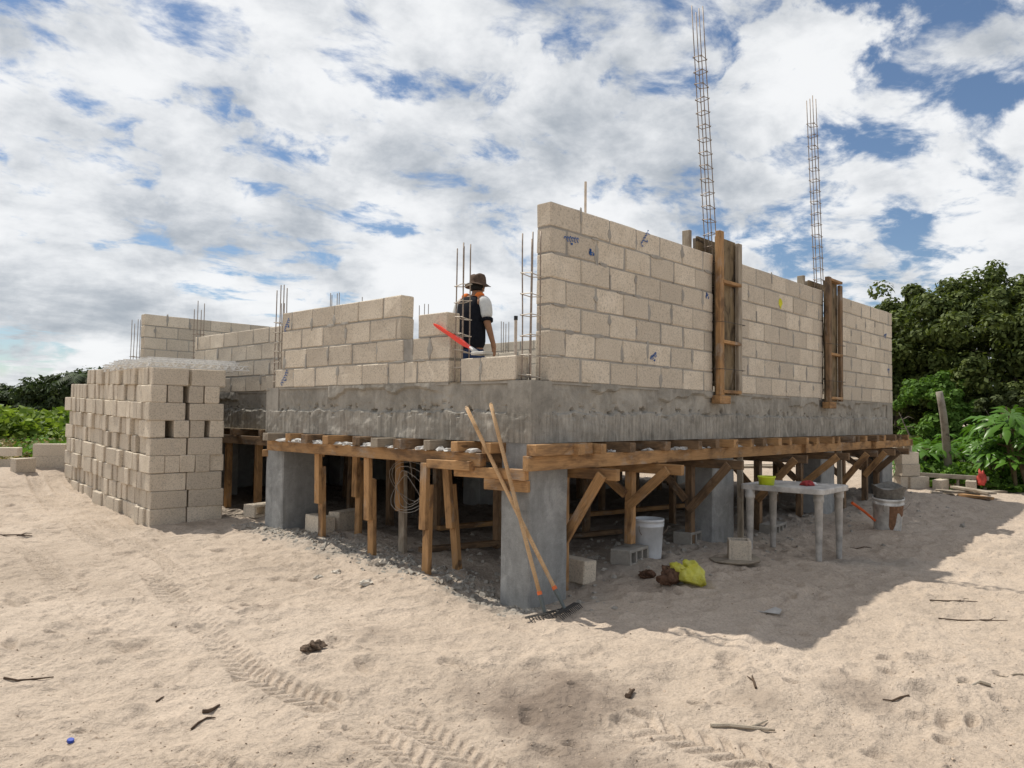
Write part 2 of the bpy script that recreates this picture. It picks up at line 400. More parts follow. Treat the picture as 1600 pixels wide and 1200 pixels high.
def build_ground():
    a0 = ya
    ang = np.concatenate([np.linspace(-math.pi, -.72, 40)[:-1], np.linspace(-.72, .72, 760), np.linspace(.72, math.pi, 40)[1:-1]])
    r = np.concatenate([[.0, .6, 1.3, 2.0], np.geomspace(2.6, 13, 760), np.geomspace(13.1, 32, 160), np.geomspace(33, 1500, 60)])
    A, Rr = np.meshgrid(ang, r); n = len(ang); mrow = len(r)
    x = (CAM.x+Rr*np.cos(a0+A)).ravel(); y = (CAM.y+Rr*np.sin(a0+A)).ravel(); z = ground_z(x, y)
    v = np.stack([x, y, z], 1)
    i = np.arange(mrow-1)[:, None]*n+np.arange(n)[None, :]; j = np.arange(mrow-1)[:, None]*n+(np.arange(n)[None, :]+1) % n
    f = np.stack([i, j, j+n, i+n], -1).reshape(-1, 4)
    me = bpy.data.meshes.new('sand_ground'); me.vertices.add(len(v)); me.vertices.foreach_set('co', v.ravel())
    me.loops.add(f.size); me.loops.foreach_set('vertex_index', f.ravel().astype(np.int32))
    me.polygons.add(len(f)); me.polygons.foreach_set('loop_start', np.arange(0, f.size, 4, dtype=np.int32)); me.polygons.foreach_set('loop_total', np.full(len(f), 4, dtype=np.int32))
    me.polygons.foreach_set('use_smooth', np.ones(len(f), bool)); me.update(calc_edges=True)
    # soil: dark damp spoil patches, grey cement dust along the slab edge, painted shade under the slab
    darkened = np.zeros(len(v)); dust = np.zeros(len(v))
    nz = fbm(x*2.2, y*2.2, 4, 41)
    for px, py, r_, s_ in ((840, 1095, .42, .8), (900, 1180, .40, .9), (770, 1080, .3, .5), (735, 915, .22, .9), (1350, 1085, .25, .5), (1210, 1100, .2, .4), (1020, 1195, .25, .8), (600, 1000, .2, .3), (420, 968, .12, .5)):
        c = at_z(px, py, .08); darkened = np.maximum(darkened, s_*np.clip(1.15-np.hypot(x-c[0], y-c[1])/r_+nz*.55, 0, 1))
    e = np.maximum(np.abs(x+.02)-.2, 0)+np.maximum(np.abs(y-2)-2.1, 0); dust = np.maximum(dust, .6*np.clip(.8-e/.2+nz*.6, 0, 1))
    inside = np.clip(np.minimum(np.minimum(x+.1, 8.8-x), np.minimum(y+.35, 10-y))/.35+nz*.4, 0, 1); dust = np.maximum(dust, .35*inside); slab_shade = np.clip(np.minimum(np.minimum(x-.3, 8.6-x), np.minimum(y-.25, 10-y))/.7+nz*.4, 0, 1); darkened = np.maximum(darkened, .85*slab_shade)  # ground colour under the slab painted darker to deepen the shade there
    for px, py, r_ in ((1345, 880, .45), (880, 925, .35), (960, 900, .4)):
        c = at_z(px, py, .15); dust = np.maximum(dust, .6*np.clip(1-np.hypot(x-c[0], y-c[1])/r_+nz*.5, 0, 1))
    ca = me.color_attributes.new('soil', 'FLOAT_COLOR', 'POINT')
    ca.data.foreach_set('color', np.stack([darkened, dust, darkened*0, darkened*0+1], 1).ravel())
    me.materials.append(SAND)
    o = obj('sand_ground', me); o['kind'] = 'structure'
build_ground()

# ------------------------------------------------------------------ the house
ZB, ZBB, CH, BM = 1.827, 1.338, .207, .405      # top of beam, bottom of beam, course, block module
house = empty('unfinished_house', (0, 0, .1), 'unfinished cream concrete block house raised on grey beams and pillars', 'house')
def face_strip(mb, p0, p1, nrm, z0, z1, seed, zm=1.575):
    """cast concrete face with board step, drips and a ragged slurry lip"""
    p0 = np.array(p0, float); p1 = np.array(p1, float); ln = np.hypot(*(p1-p0)); nu = max(2, int(ln/.015)); nv = 40
    U, V = np.meshgrid(np.linspace(0, 1, nu), np.linspace(0, 1, nv)); s = U*ln; z = z0+V*(z1-z0)
    rag = zm+.016*fbm(s*6, s*0+seed, 3, seed)
    off = -.022*np.clip((z-rag)/.012, 0, 1)+.006*fbm(s*9, z*9, 3, seed+1)
    lipz = z1-.045-.075*np.clip(fbm(s*3.1, s*0, 3, seed+5)+.35, 0, 1.2)
    off += .030*np.clip((z-lipz)/.014, 0, 1)*np.clip(fbm(s*2, s*0, 2, seed+7)*4+1.2, 0, 1)
    drip = np.clip(fbm(s*26, z*1.6, 2, seed+9)-.28, 0, 1); off += .012*drip*(z < rag)*np.clip(fbm(s*1.3, s*0, 2, seed+17)*2+.5, 0, 1)
    pit = np.clip(fbm(s*19, z*24, 2, seed+13)-.52, 0, 1)*np.exp(-((z-rag-.02)/.05)**2); off -= .085*pit
    off *= np.clip(np.minimum(s, ln-s)/.03, 0, 1)
    X = p0[0]+(p1[0]-p0[0])*U+nrm[0]*off; Y = p0[1]+(p1[1]-p0[1])*U+nrm[1]*off
    v = np.stack([X, Y, z], -1).reshape(-1, 3)
    f = [(a*nu+b, a*nu+b+1, (a+1)*nu+b+1, (a+1)*nu+b) for a in range(nv-1) for b in range(nu-1)]
    mb.add(v, f)
def beam(name, p0, p1, nrm, wid, seed, ends=(True, True)):
    mb = MB(); face_strip(mb, p0, p1, nrm, ZBB, ZB, seed)
    q0 = (p0[0]-nrm[0]*wid, p0[1]-nrm[1]*wid); q1 = (p1[0]-nrm[0]*wid, p1[1]-nrm[1]*wid)
    for z, k in ((ZB, 1), (ZBB, -1)): mb.add([(*p0, z), (*p1, z), (*q1, z), (*q0, z)], [(0, 1, 2, 3)])
    mb.add([(*q0, ZBB), (*q1, ZBB), (*q1, ZB), (*q0, ZB)], [(3, 2, 1, 0)])
    for a, b in ((p0, q0), (p1, q1)): mb.add([(*a, ZBB), (*b, ZBB), (*b, ZB), (*a, ZB)], [(0, 1, 2, 3)])
    return mb.build(name, CONC, house, smooth=False)
beam('concrete_beam', (0, 0), (8.64, 0), (0, -1), .25, 3)
beam('concrete_beam', (0, 3.98), (0, .0), (-1, 0), .25, 21)
beam('concrete_beam', (.002, 3.98), (.86, 3.98), (0, 1), .25, 37)
beam('concrete_beam', (.61, 10.2), (.61, 3.99), (-1, 0), .25, 45)
beam('concrete_beam', (.61, 10.2), (8.64, 10.2), (0, 1), .25, 55)
beam('concrete_beam', (8.64, 0.002), (8.64, 10.2), (1, 0), .25, 65)
sl = MB(); sl.box((.24, .24, 1.342), (8.40, 3.97, 1.46)); sl.box((.85, 3.97, 1.342), (8.40, 9.96, 1.46)); sl.build('floor_slab', SLABM, house)
def pillar(x0, y0, x1, y1, top=ZBB+.004, seed=0):
    z0 = min(gz(x0, y0), gz(x1, y1))-.15
    zs = np.linspace(z0, top, 9); v = []; f = []
    pr = [(x0+.012, y0), (x1-.012, y0), (x1, y0+.012), (x1, y1-.012), (x1-.012, y1), (x0+.012, y1), (x0, y1-.012), (x0, y0+.012)]
    for z in zs:
        for a, b in pr:
            v.append((a+random.uniform(-.0025, .0025), b+random.uniform(-.0025, .0025), z))
    for i in range(8):
        for k in range(8): f.append((i*8+k, i*8+(k+1) % 8, (i+1)*8+(k+1) % 8, (i+1)*8+k))
    return obj('pillar', mesh('pillar', v, f, PCONC), house)
for x0, x1 in ((0.006, .467), (2.86, 3.32), (5.74, 6.2), (8.17, 8.63)): pillar(x0, .006, x1, .315)
pillar(.006, 3.60, .466, 3.962)
for x0, y0 in ((.64, 6.7), (.64, 9.7), (3.0, 3.6), (5.8, 3.6), (8.15, 3.6), (3.0, 6.9), (5.8, 6.9), (8.15, 6.9), (3.0, 9.8), (5.8, 9.8), (8.15, 9.8)): pillar(x0, y0, x0+.46, y0+.33)

mb = MB(); mb.box((.9, 7.3, .0), (6.6, 7.45, 1.342)); mb.build('added_blocking_wall', PCONC, house)  # guessed wall, added to keep light out from under the slab
# ---- blocks
def block_mesh(name, lx, ly, lz, ch=.008, jit=.0032):
    v, f = cbox((-lx/2, -ly/2, -lz/2), (lx/2, ly/2, lz/2), ch, jit); return mesh(name, v, f, BLOCK)
BLK = [block_mesh('block', .391, .15, .194) for _ in range(12)]
def put_block(parent, cx, cy, cz, ln, axis, jit=.003):
    me = random.choice(BLK); o = bpy.data.objects.new('block', me)
    a = (0 if axis == 'x' else math.pi/2)+random.choice((0, math.pi))
    M = Matrix.Translation((cx+random.uniform(-jit, jit), cy+random.uniform(-jit, jit), cz)) @ Matrix.Rotation(a+random.uniform(-.006, .006), 4, 'Z') @ Matrix.Rotation(random.uniform(-.004, .004), 4, 'Y') @ Matrix.Diagonal((ln/.391, 1, 1, 1))
    return link(o, parent, M)
def block_wall(axis, fixed, inward, courses, z0=ZB, label=None):
    """courses: for each course a list of (start, end) of blocks along the axis; the mortar core lies 8 mm back"""
    core = MB(); th = .15
    for i, row in enumerate(courses):
        lo = min(a for a, b in row)+.004; hi = max(b for a, b in row)-.004
        za = z0+i*CH-(.02 if i == 0 else 0); zb = z0+(i+1)*CH-.012
        a = fixed+inward*.007; b = fixed+inward*(th-.007)
        top = zb if (i == len(courses)-1) else zb+.012
        n = max(2, int((hi-lo)/.06)); 
        if axis == 'x': core.box((lo, a, za), (hi, b, top-.001))
        else: core.box((a, lo, za), (b, hi, top-.001))
        # squeezed-out mortar smears at the joints
        for (st_, e) in row:
            for kind in (0, 1):
                if random.random() > (.55 if kind == 0 else .22): continue
                if kind == 0: uc = e+.005+random.uniform(-.012, .012); vc = z0+i*CH+random.uniform(.04, .15); wu = random.uniform(.010, .034); wv = random.uniform(.035, .095)
                else: uc = random.uniform(st_, e); vc = z0+i*CH-.006; wu = random.uniform(.04, .13); wv = random.uniform(.010, .022)
                if uc > hi-.02 or (i == 0 and kind): continue
                pts = [(uc+wu*math.cos(t)*random.uniform(.55, 1.15), vc+wv*math.sin(t)*random.uniform(.55, 1.15)) for t in [q*math.pi/5 for q in range(10)]]
                of = -inward*.0055
                mk = (lambda u, v, o: (u, fixed+o, v)) if axis == 'x' else (lambda u, v, o: (fixed+o, u, v))
                vv = [mk(u, v, of*.55) for u, v in pts]+[mk(uc+(u-uc)*1.12, vc+(v-vc)*1.12, inward*.012) for u, v in pts]+[mk(uc, vc, of)]
                ff = [(q, (q+1) % 10, 20) for q in range(10)]+[(q, q+10, (q+1) % 10+10, (q+1) % 10) for q in range(10)]
                core.add(vv, ff)
    wall = core.build('block_wall', MORTAR, house)
    for i, row in enumerate(courses):
        for s, e in row:
            c = (s+e)/2; zc = z0+i*CH+.099; f = fixed+inward*.075
            if axis == 'x': put_block(wall, c, f, zc, e-s, 'x')
            else: put_block(wall, f, c, zc, e-s, 'y')
    return wall
def bond(a, b, n, first=None, gap=.012):
    """running bond between a and b in n courses"""
    out = []
    for i in range(n):
        row = []; p = a; ln = (.39 if i % 2 == 0 else .19) if first is None else first[i % 2]
        while p < b-.05:
            e = min(p+ln, b)
            if b-e < .06: e = b
            g = gap+(random.uniform(0, .02) if random.random() < .3 else random.uniform(-.003, .003))
            row.append((p, e)); p = e+g; ln = .391
        out.append(row)
    return out
w1 = block_wall('x', 0.0, 1, bond(.215, 2.83, 7))
w2 = block_wall('x', 0.0, 1, bond(3.31, 5.78, 7, (.12, .33)))
w3 = block_wall('x', 0.0, 1, bond(6.26, 8.635, 7, (.17, .36)))
rev = lambda L_: [(b, a) for a, b in zip(L_[1:], L_[:-1])]
g_ = .011
def joints(*js): return [(b+g_/2, a-g_/2) for a, b in zip(js[:-1], js[1:])]
wl = block_wall('y', 0.0, 1, [joints(3.80, 3.419, 3.009, 2.602, 2.189, 1.778, 1.545, 1.369, .945), joints(3.68, 3.615, 3.18, 2.769, 2.362, 1.966, 1.564)+[(1.205, 1.43)]+[(.937, 1.19)],
     joints(3.68, 3.285, 2.877, 2.476, 2.075, 1.67, 1.60)+[(.985, 1.342)], joints(3.68, 3.485, 3.081, 2.676, 2.267, 1.871, 1.60)][:2])
wl2 = block_wall('y', 0.0, 1, [joints(3.68, 3.285, 2.877, 2.476, 2.075, 1.67, 1.60), joints(3.68, 3.485, 3.081, 2.676, 2.267, 1.871, 1.60)], ZB+2*CH)
wl3 = block_wall('y', 0.0, 1, [[(.975, 1.36)]], ZB+2*CH)
wl4 = block_wall('y', 0.0, 1, [[(.575, .80), (.16, .56)]], ZB)
wr = block_wall('y', .61, 1, [sorted(r) for r in bond(4.02, 7.15, 4)])
wf = block_wall('x', 10.0, 1, bond(.98, 8.6, 7))
wi = block_wall('y', 4.3, 1, bond(3.3, 5.6, 5), 1.52)
wb = block_wall('y', 8.49, 1, bond(.17, 9.98, 7))

# blue factory stamps and a yellow paint dab, flat print on the block faces
BLUE = m_plain('blue_stamp_ink', (.05, .13, .36), .8, .1, .5, 60)
YEL = m_plain('yellow_paint', (.62, .60, .05), .8, .1, .3, 60)
def stamp(parent, cx, cz, ln, tilt, plane='y', seed=0):
    rs = random.Random(seed); mb = MB(); n = 6
    for k in range(n):
        u0 = -ln/2+k*ln/n; w = ln/n*.8
        pts = [(u0+w*.5+w*.5*math.cos(t), .017*math.sin(t)*(1.5 if rs.random() < .3 else 1)) for t in [i*math.pi/4+rs.random()*.4 for i in range(7 if rs.random() < .7 else 5)]]
        for (a, b), (c, d) in zip(pts[:-1], pts[1:]):
            nn = Vector((-(d-b), c-a, 0)).normalized()*.0042
            mb.add([(a+nn.x, b+nn.y, 0), (c+nn.x, d+nn.y, 0), (c-nn.x, d-nn.y, 0), (a-nn.x, b-nn.y, 0)], [(0, 1, 2, 3)])
    mb.add([(-.02, -.03, 0), (.012, -.03, 0), (.006, -.045, 0), (-.012, -.05, 0)], [(0, 1, 2, 3)])
    M = (Matrix.Translation((cx, -.0045, cz)) @ Matrix.Rotation(math.pi/2, 4, 'X')) if plane == 'y' else (Matrix.Translation((-.0045, cx, cz)) @ Matrix.Rotation(-math.pi/2, 4, 'Z') @ Matrix.Rotation(math.pi/2, 4, 'X'))
    return mb.build('blue_stamp', BLUE, parent, M @ Matrix.Rotation(tilt, 4, 'Z'))
def ony(px, py):
    d = RAY(px, py); t = (0-CA[1])/d[1]; return CA+d*t
def onx(px, py):
    d = RAY(px, py); t = (0-CA[0])/d[0]; return CA+d*t
for i, (px, py, ln, tl) in enumerate(((893, 374, .2, .1), (1008, 372, .2, .9), (1021, 557, .12, .5), (923, 394, .05, 1.3), (1383, 524, .12, .2), (1388, 578, .1, .1), (1104, 462, .06, 1.2))):
    p = ony(px, py); stamp(w1 if p[0] < 3 else w3, p[0], p[2], ln, tl, 'y', i)
p = onx(445, 590); stamp(wl, p[1], p[2], .2, .9, 'x', 11); p = onx(449, 507); stamp(wl2, p[1], p[2], .16, 1.0, 'x', 12)
p = ony(1219, 474); dab = MB(); dab.add([(p[0]+.05*math.cos(t)*random.uniform(.6, 1.2), -.0045, p[2]+.06*math.sin(t)*random.uniform(.5, 1.2)) for t in [i*.52 for i in range(12)]], [list(range(12))]); dab.build('paint_dab', YEL, w2)

# ---- rebar cages
def cage(x, y, z0, z1, w, d, ties, lean=(0, 0), uneven=.05, tie_mat=None):
    """four upright bars and square tie rings; a part of the house with bars and rings as its own parts"""
    root = bpy.data.objects.new('rebar_cage', None); root.empty_display_size = .05
    link(root, house, Matrix.Translation((x, y, z0)))
    pos = []
    for a, b in ((-w/2, -d/2), (w/2, -d/2), (w/2, d/2), (-w/2, d/2)):
        mb = MB(); h = z1+random.uniform(-uneven, uneven)-z0; j = [random.uniform(-.006, .006) for _ in range(4)]
        pts = [(x+a+lean[0]*t+j[0]*math.sin(5*t), y+b+lean[1]*t+j[1]*math.sin(4*t+1), z0+h*t) for t in [k/10 for k in range(11)]]
        mb.tube(pts, .0058, 6); mb.build('bar', STEEL, root, smooth=True)
    for zt in ties:
        t = (zt-z0)/(z1-z0); cx = x+lean[0]*t; cy = y+lean[1]*t; e = .009; sl_ = random.uniform(-.015, .015)
        P = [(cx-w/2-e, cy-d/2-e, zt), (cx+w/2+e, cy-d/2-e, zt+sl_), (cx+w/2+e, cy+d/2+e, zt), (cx-w/2-e, cy+d/2+e, zt-sl_), (cx-w/2-e, cy-d/2-e, zt+.006), (cx-w/2+.03, cy-d/2+.035, zt+.012)]
        mb = MB()
        for a, b in zip(P[:-1], P[1:]): mb.tube([a, b], .0042, 5)
        for a in P[:4]: mb.tube([Vector(a)+Vector((-.018, -.012, 0)), Vector(a)+Vector((.018, .012, .004))], .0035, 5)
        mb.build('tie_ring', tie_mat or STEEL, root)
    return root
fr = lambda a, b, n: [a+(b-a)*i/(n-1) for i in range(n)]
cage(.085, .085, ZB-.02, 2.98, .10, .10, fr(1.86, 2.66, 6), tie_mat=STIRW, uneven=.04)
cage(.075, .86, ZB-.02, 2.97, .08, .085, fr(1.95, 2.66, 6), tie_mat=STIRW)
cage(.075, 3.83, ZB-.02, 2.95, .085, .085, fr(1.9, 2.55, 7), tie_mat=STIRW)
cage(3.13, .085, ZB, 5.86, .09, .085, fr(1.95, 5.35, 25), (-.45, .02), .05)
cage(6.04, .085, ZB, 5.86, .09, .085, fr(1.95, 5.5, 25), (-.345, .02), .05)
cage(.70, 7.25, ZB, 3.1, .10, .10, fr(2, 2.7, 5), uneven=.12)
cage(.87, 10.08, ZB, 3.15, .10, .12, fr(2, 2.5, 4), uneven=.1)
def stub(x, y, z0, z1, r=.006):
    mb = MB(); mb.tube([(x, y, z0), (x+random.uniform(-.02, .02), y+random.uniform(-.02, .02), z1)], r, 6); mb.build('rebar', STEEL, house)
def dpt(px, py, Z): return CA+Z*RAY(px, py)
for px, py, Z in ((516, 458, 12.5), (519, 461, 12.5), (527, 458, 12.4), (530, 457, 12.4), (567, 464, 12.6), (656, 477, 12.5), (663, 475, 12.5), (670, 475, 12.5), (785, 502, 13), (788, 503, 13), (791, 506, 13), (796, 503, 13), (446, 474, 12), (442, 474, 12)):
    q = dpt(px, py, Z); stub(q[0], q[1], 1.46, q[2])
q = dpt(915, 284, 7.3); mb = MB(); mb.tube([(q[0], q[1], 1.46), (q[0], q[1], q[2])], .012, 10); mb.build('conduit_pipe', m_plain('pale_conduit', (.62, .53, .43), .6), house)
q = dpt(806, 498, 11); mb = MB(); mb.tube([(q[0]-.04, q[1]-.04, 1.46), (q[0], q[1], q[2])], .022, 10); cp = mb.build('conduit_pipe', m_plain('dusty_pipe', (.55, .45, .36), .6), house)
mb = MB(); mb.tube([(q[0], q[1], q[2]-.02), (q[0], q[1], q[2]+.04)], .028, 10); mb.build('pipe_cap', m_plain('black_cap', (.02, .02, .02), .6), cp)

# ------------------------------------------------------------------ column formwork on the long wall
def column_form(x0, x1, dark, label):
    r = empty('column_formwork', ((x0+x1)/2, -.05, 1.8), label, 'formwork', 'column forms on the long wall')
    wa = WOODD if dark else WOOD
    top = 3.50 if not dark else 3.44
    mb = MB(); mb.box((0, -(x1-x0)/2+.03, -.011), (top-1.84, (x1-x0)/2-.03, .011), .002); mb.build('panel', PLYM, r, Matrix(((0, 1, 0, (x0+x1)/2), (0, 0, 1, -.016), (1, 0, 0, 1.80), (0, 0, 0, 1))))
    timber('stud', (x0+.03, -.072, 1.79), (x0+.015, -.072, top), .055, .09, wa, r, math.pi/2)
    timber('stud', (x1-.02, -.066, 1.80), (x1-.03, -.066, top-.06), .04, .085, WOODD if dark else WOODG, r, math.pi/2)
    for zc in ((1.83, 2.35, 2.98) if not dark else (1.84, 2.42, top-.03)):
        timber('cleat', (x0+.045, -.07, zc), (x1-.035, -.07, zc), .07, .035, WOOD, r)
    timber('packing_block', (x0-.03, -.055, 1.745), (x0+.20, -.055, 1.745), .10, .085, WOOD, r)
    for zc in (2.06, 2.55):
        w = MB(); P = [(x0-.02, -.005, zc), (x0-.02, -.125, zc), (x1+.01, -.122, zc+.004), (x1+.01, -.005, zc)]
        for a, b in zip(P[:-1], P[1:]): w.tube([a, b], .003, 5)
        w.tube([P[0], (x0-.06, -.03, zc+.01)], .003, 5); w.build('tie_wire', DARKWIRE, r)
    mb = MB(); mb.box((x0-.02, .165, 1.9), (x1-.02, .19, top-.02), .002); mb.build('back_panel', PLYM, r)
    timber('back_stud', (x0-.10, .235, 1.9), (x0-.12, .235, top+.03), .05, .09, WOODG, r)
    timber('back_stud', (x0+.12, .235, 1.9), (x0+.10, .235, top-.01), .05, .09, WOODG, r)
column_form(2.83, 3.31, False, 'orange timber column form tied to the block wall, pale new studs')
column_form(5.78, 6.26, True, 'dark weathered timber column form at the middle of the block wall')

# ------------------------------------------------------------------ timber shoring under the beam
def thing_timber(name, p0, p1, w, h, mat, label, cat, group, roll=0):
    o = timber(name, p0, p1, w, h, mat, None, roll); return tag(o, label, cat, group)
U_ = random.uniform
# crosspieces under the beam: short timbers across the ledgers
for i, y in enumerate((.30, .66, 1.02, 1.38, 1.68, 2.06, 2.44, 2.86, 3.24, 3.58)):
    thing_timber('timber_crosspiece', (-.20-U_(-.05, .05), y+U_(-.03, .03), 1.294), (.55, y+U_(-.04, .04), 1.294), U_(.085, .12), .082, random.choice((WOOD, WOOD, WOODD, WOODG)),
        'short timber crosspiece under the beam on the short front side', 'timber', 'crosspieces on the short front side')
xs = [.30, .55, 1.03, 1.6, 2.12, 2.57, 2.92, 3.26, 3.6, 3.94, 4.3, 4.66, 5.02, 5.4, 5.78, 6.15, 6.5, 6.86, 7.22, 7.58, 7.94, 8.3, 8.58]
for i, x in enumerate(xs):
    thing_timber('timber_crosspiece', (x+U_(-.02, .02), -.24-U_(-.05, .05), 1.294), (x+U_(-.03, .03), .55, 1.294), U_(.07, .1), .082, random.choice((WOOD, WOOD, WOODD)),
        'short timber crosspiece under the beam along the long wall', 'timber', 'crosspieces along the long wall')
for k in range(9):
    thing_timber('timber_crosspiece', (.42+U_(-.05, .05), 4.3+k*.62, 1.294), (1.15, 4.3+k*.62+U_(-.04, .04), 1.294), U_(.07, .1), .082, WOODD, 'short timber crosspiece under the set-back beam', 'timber', 'crosspieces under the set-back beam')
# ledgers
GL = 'timber ledgers under the beams'
thing_timber('timber_ledger', (-.09, .42, 1.195), (-.09, 3.72, 1.20), .07, .108, WOOD, 'orange timber ledger under the short front beam, spattered with cement', 'timber', GL)
thing_timber('timber_ledger', (.42, .3, 1.195), (.42, 3.7, 1.2), .07, .108, WOODD, 'inner timber ledger behind the short front props', 'timber', GL)
thing_timber('timber_ledger', (-.20, -.13, 1.195), (1.66, -.15, 1.2), .06, .112, WOOD, 'bright orange timber ledger across the corner pillar', 'timber', GL)
thing_timber('timber_ledger', (1.60, -.085, 1.195), (4.9, -.12, 1.2), .055, .11, WOOD, 'timber ledger along the long wall beside the plastic table', 'timber', GL)
thing_timber('timber_ledger', (4.75, -.17, 1.2), (7.3, -.12, 1.2), .055, .108, WOOD, 'timber ledger along the middle of the long wall', 'timber', GL)
thing_timber('timber_ledger', (7.2, -.18, 1.2), (9.02, -.16, 1.21), .055, .105, WOOD, 'timber ledger sticking out past the far wall end', 'timber', GL)
thing_timber('timber_ledger', (.6, .42, 1.195), (8.5, .42, 1.2), .06, .108, WOODD, 'long inner timber ledger behind the corner pillar', 'timber', GL)
thing_timber('timber_ledger', (.50, 4.05, 1.195), (.50, 9.8, 1.2), .06, .108, WOODD, 'timber ledger under the set-back beam behind the block pile', 'timber', GL)
# boards crossing at the near corner
GC = 'boards crossing at the corner pillar'
thing_timber('timber_board', (-.17, -.16, 1.294), (.50, -.17, 1.3), .10, .085, WOOD, 'thick orange board lying on top of the corner ledger', 'board', GC)
thing_timber('timber_board', (-.125, 1.02, 1.14), (-.125, .50, 1.145), .09, .075, WOOD, 'orange ledger stub beside the two rake handles', 'board', GC)
thing_timber('timber_board', (-.09, .74, 1.09), (-.06, -.02, 1.10), .05, .085, WOOD, 'orange board running behind the rake handles', 'board', GC)
thing_timber('timber_board', (-.085, .40, 1.01), (-.035, -.02, 1.01), .04, .085, WOOD, 'narrow lower board nailed across the corner pillar', 'board', GC)
thing_timber('timber_board', (-.03, 3.98, 1.10), (.50, 3.55, 1.10), .04, .075, WOOD, 'small board nailed round the head of the short-side pillar', 'board', GC)
# spliced props of the short side
def spliced(x, y, lean, label, w=.082):
    g = gz(x, y); r = empty('timber_prop', (x, y, g-.02), label, 'prop', 'spliced props under the short front beam')
    zm = g+U_(.30, .42); a = Vector((x, y, g-.03)); top = Vector((x+lean[0], y+lean[1], 1.142))
    d = (top-a).normalized(); low_top = a+d*((zm+.38-a.z)/d.z); hi_bot = a+d*((zm-a.z)/d.z); o = Vector((-.045, -.0, 0))
    timber('lower_post', a, low_top, .045, w, WOOD if random.random() < .7 else WOODG, r)
    timber('upper_post', hi_bot-o*-1+Vector((.0, 0, 0)), top+o, .045, w, WOOD, r)
for x, y, ln, lb in ((.06, 2.9, (-.02, 0), 'spliced timber prop beside the short-side pillar'), (.40, 2.75, (0, .0), 'spliced timber prop set back between two front props'), (-.03, 1.93, (.0, .03), 'spliced timber prop at the middle of the short side'),
      (.26, 1.84, (0, .02), 'spliced timber prop with hanging wire coils beside it'), (-.12, 1.05, (.02, .01), 'spliced timber prop whose foot stands farthest out in the sun'), (.22, 1.03, (-.02, .1), 'spliced timber prop with a grey lower board')):
    spliced(x, y, ln, lb)
# T-head props of the long side
def tprop(x, y, label, on_block=0.0, mat=None, w=.075):
    g = gz(x, y)+on_block; mt = mat or random.choice((WOOD, WOOD, WOODD)); hz_ = 1.142-.05
    r = empty('t_head_prop', (x, y, g), label, 'prop', 'T-head props under the long beam')
    timber('post', (x, y, g-.03+on_block*.3), (x+U_(-.015, .015), y, hz_-.038), .075, w, mt, r)
    y0 = -.40+U_(-.04, .04); y1 = y+.5
    timber('head', (x+.01, y0, hz_), (x, y1, hz_), .05, .09, mt, r)
    zf = g+.30
    timber('brace', (x-.055, y-.01, zf+.05), (x-.045, y0+.12, hz_-.0), .03, .085, random.choice((WOOD, WOOD, WOODD)), r)
    timber('brace', (x-.05, y+.02, zf+.16), (x-.05, y1-.1, hz_), .03, .08, mt, r)
for x, y, lb, ob, mt in ((.58, .14, 'T-head prop close behind the corner pillar', 0, WOOD), (1.52, .12, 'bright orange T-head prop standing on a hollow block', .13, WOOD), (2.66, .16, 'bark-brown T-head prop in front of a grey pillar', 0, WOODD),
      (4.35, .22, 'T-head prop behind the white plastic table', 0, WOODD), (5.5, .2, 'T-head prop left of the pillar below the dark column form', 0, WOODD), (6.75, .1, 'T-head prop midway along the far half of the long side', 0, WOODD),
      (7.5, .05, 'T-head prop behind the cement-crusted bucket', 0, WOODD), (8.1, .08, 'T-head prop against the end pillar', 0, WOODD)):
    tprop(x, y, lb, ob, mt)
for x in (3.36, 6.24):
    thing_timber('timber_prop', (x, -.05, gz(x, -.05)-.03), (x, -.04, 1.145), .04, .06, WOODG, 'slim upright board nailed beside a grey pillar', 'prop', 'slim boards beside the pillars')
k = 0
for x in (1.3, 2.3, 3.9, 4.9, 6.7, 7.6):
    for y in (1.3, 2.3, 3.3, 4.6, 5.6, 6.6, 8.0):
        xx = x+U_(-.2, .2); yy = y+U_(-.2, .2)
        thing_timber('timber_prop', (xx, yy, gz(xx, yy)-.03), (xx+U_(-.03, .03), yy, 1.26), .07, .07, WOODD, 'timber prop standing in the dark below the slab', 'prop', 'props in the dark below the slab')
for y in (4.5, 5.2, 5.9, 6.6, 7.5, 8.3, 9.2):
    xx = .55+U_(-.05, .05); thing_timber('timber_prop', (xx, y, gz(xx, y)-.03), (xx, y, 1.142), .075, .075, WOOD, 'timber prop below the set-back beam behind the block pile', 'prop', 'props below the set-back beam')
for i in range(8):
    b_ = MB(); x_ = .48+i*.985; b_.box((x_, .56, 1.331), (x_+.975, 9.4, 1.341)); tag(b_.build('soffit_board', PLYM), 'dark form board under the slab soffit', 'board', 'soffit boards under the slab')
for x in (1.2, 2.4, 3.6, 4.8, 6.0, 7.2, 8.2):
    thing_timber('slab_joist', (x, .6, 1.297), (x, 9.8, 1.297), .07, .07, WOODD, 'long timber joist under the dark slab soffit', 'timber', 'joists under the slab')
thing_timber('timber_board', (.35, 1.7, gz(.35, 1.7)+.04), (2.7, 1.05, gz(2.7, 1.05)+.05), .08, .05, WOODD, 'long board lying on the ground behind the front props', 'board', None)
thing_timber('timber_board', (1.2, 2.4, gz(1.2, 2.4)+.05), (5.2, 1.5, gz(5.2, 1.5)+.07), .08, .05, WOOD, 'long board lying on the ground far under the slab', 'board', None)
thing_timber('timber_board', (8.3, .8, 2.02), (9.3, .95, 2.02), .10, .05, WOODD, 'brown board poking out past the wall end', 'board', None)

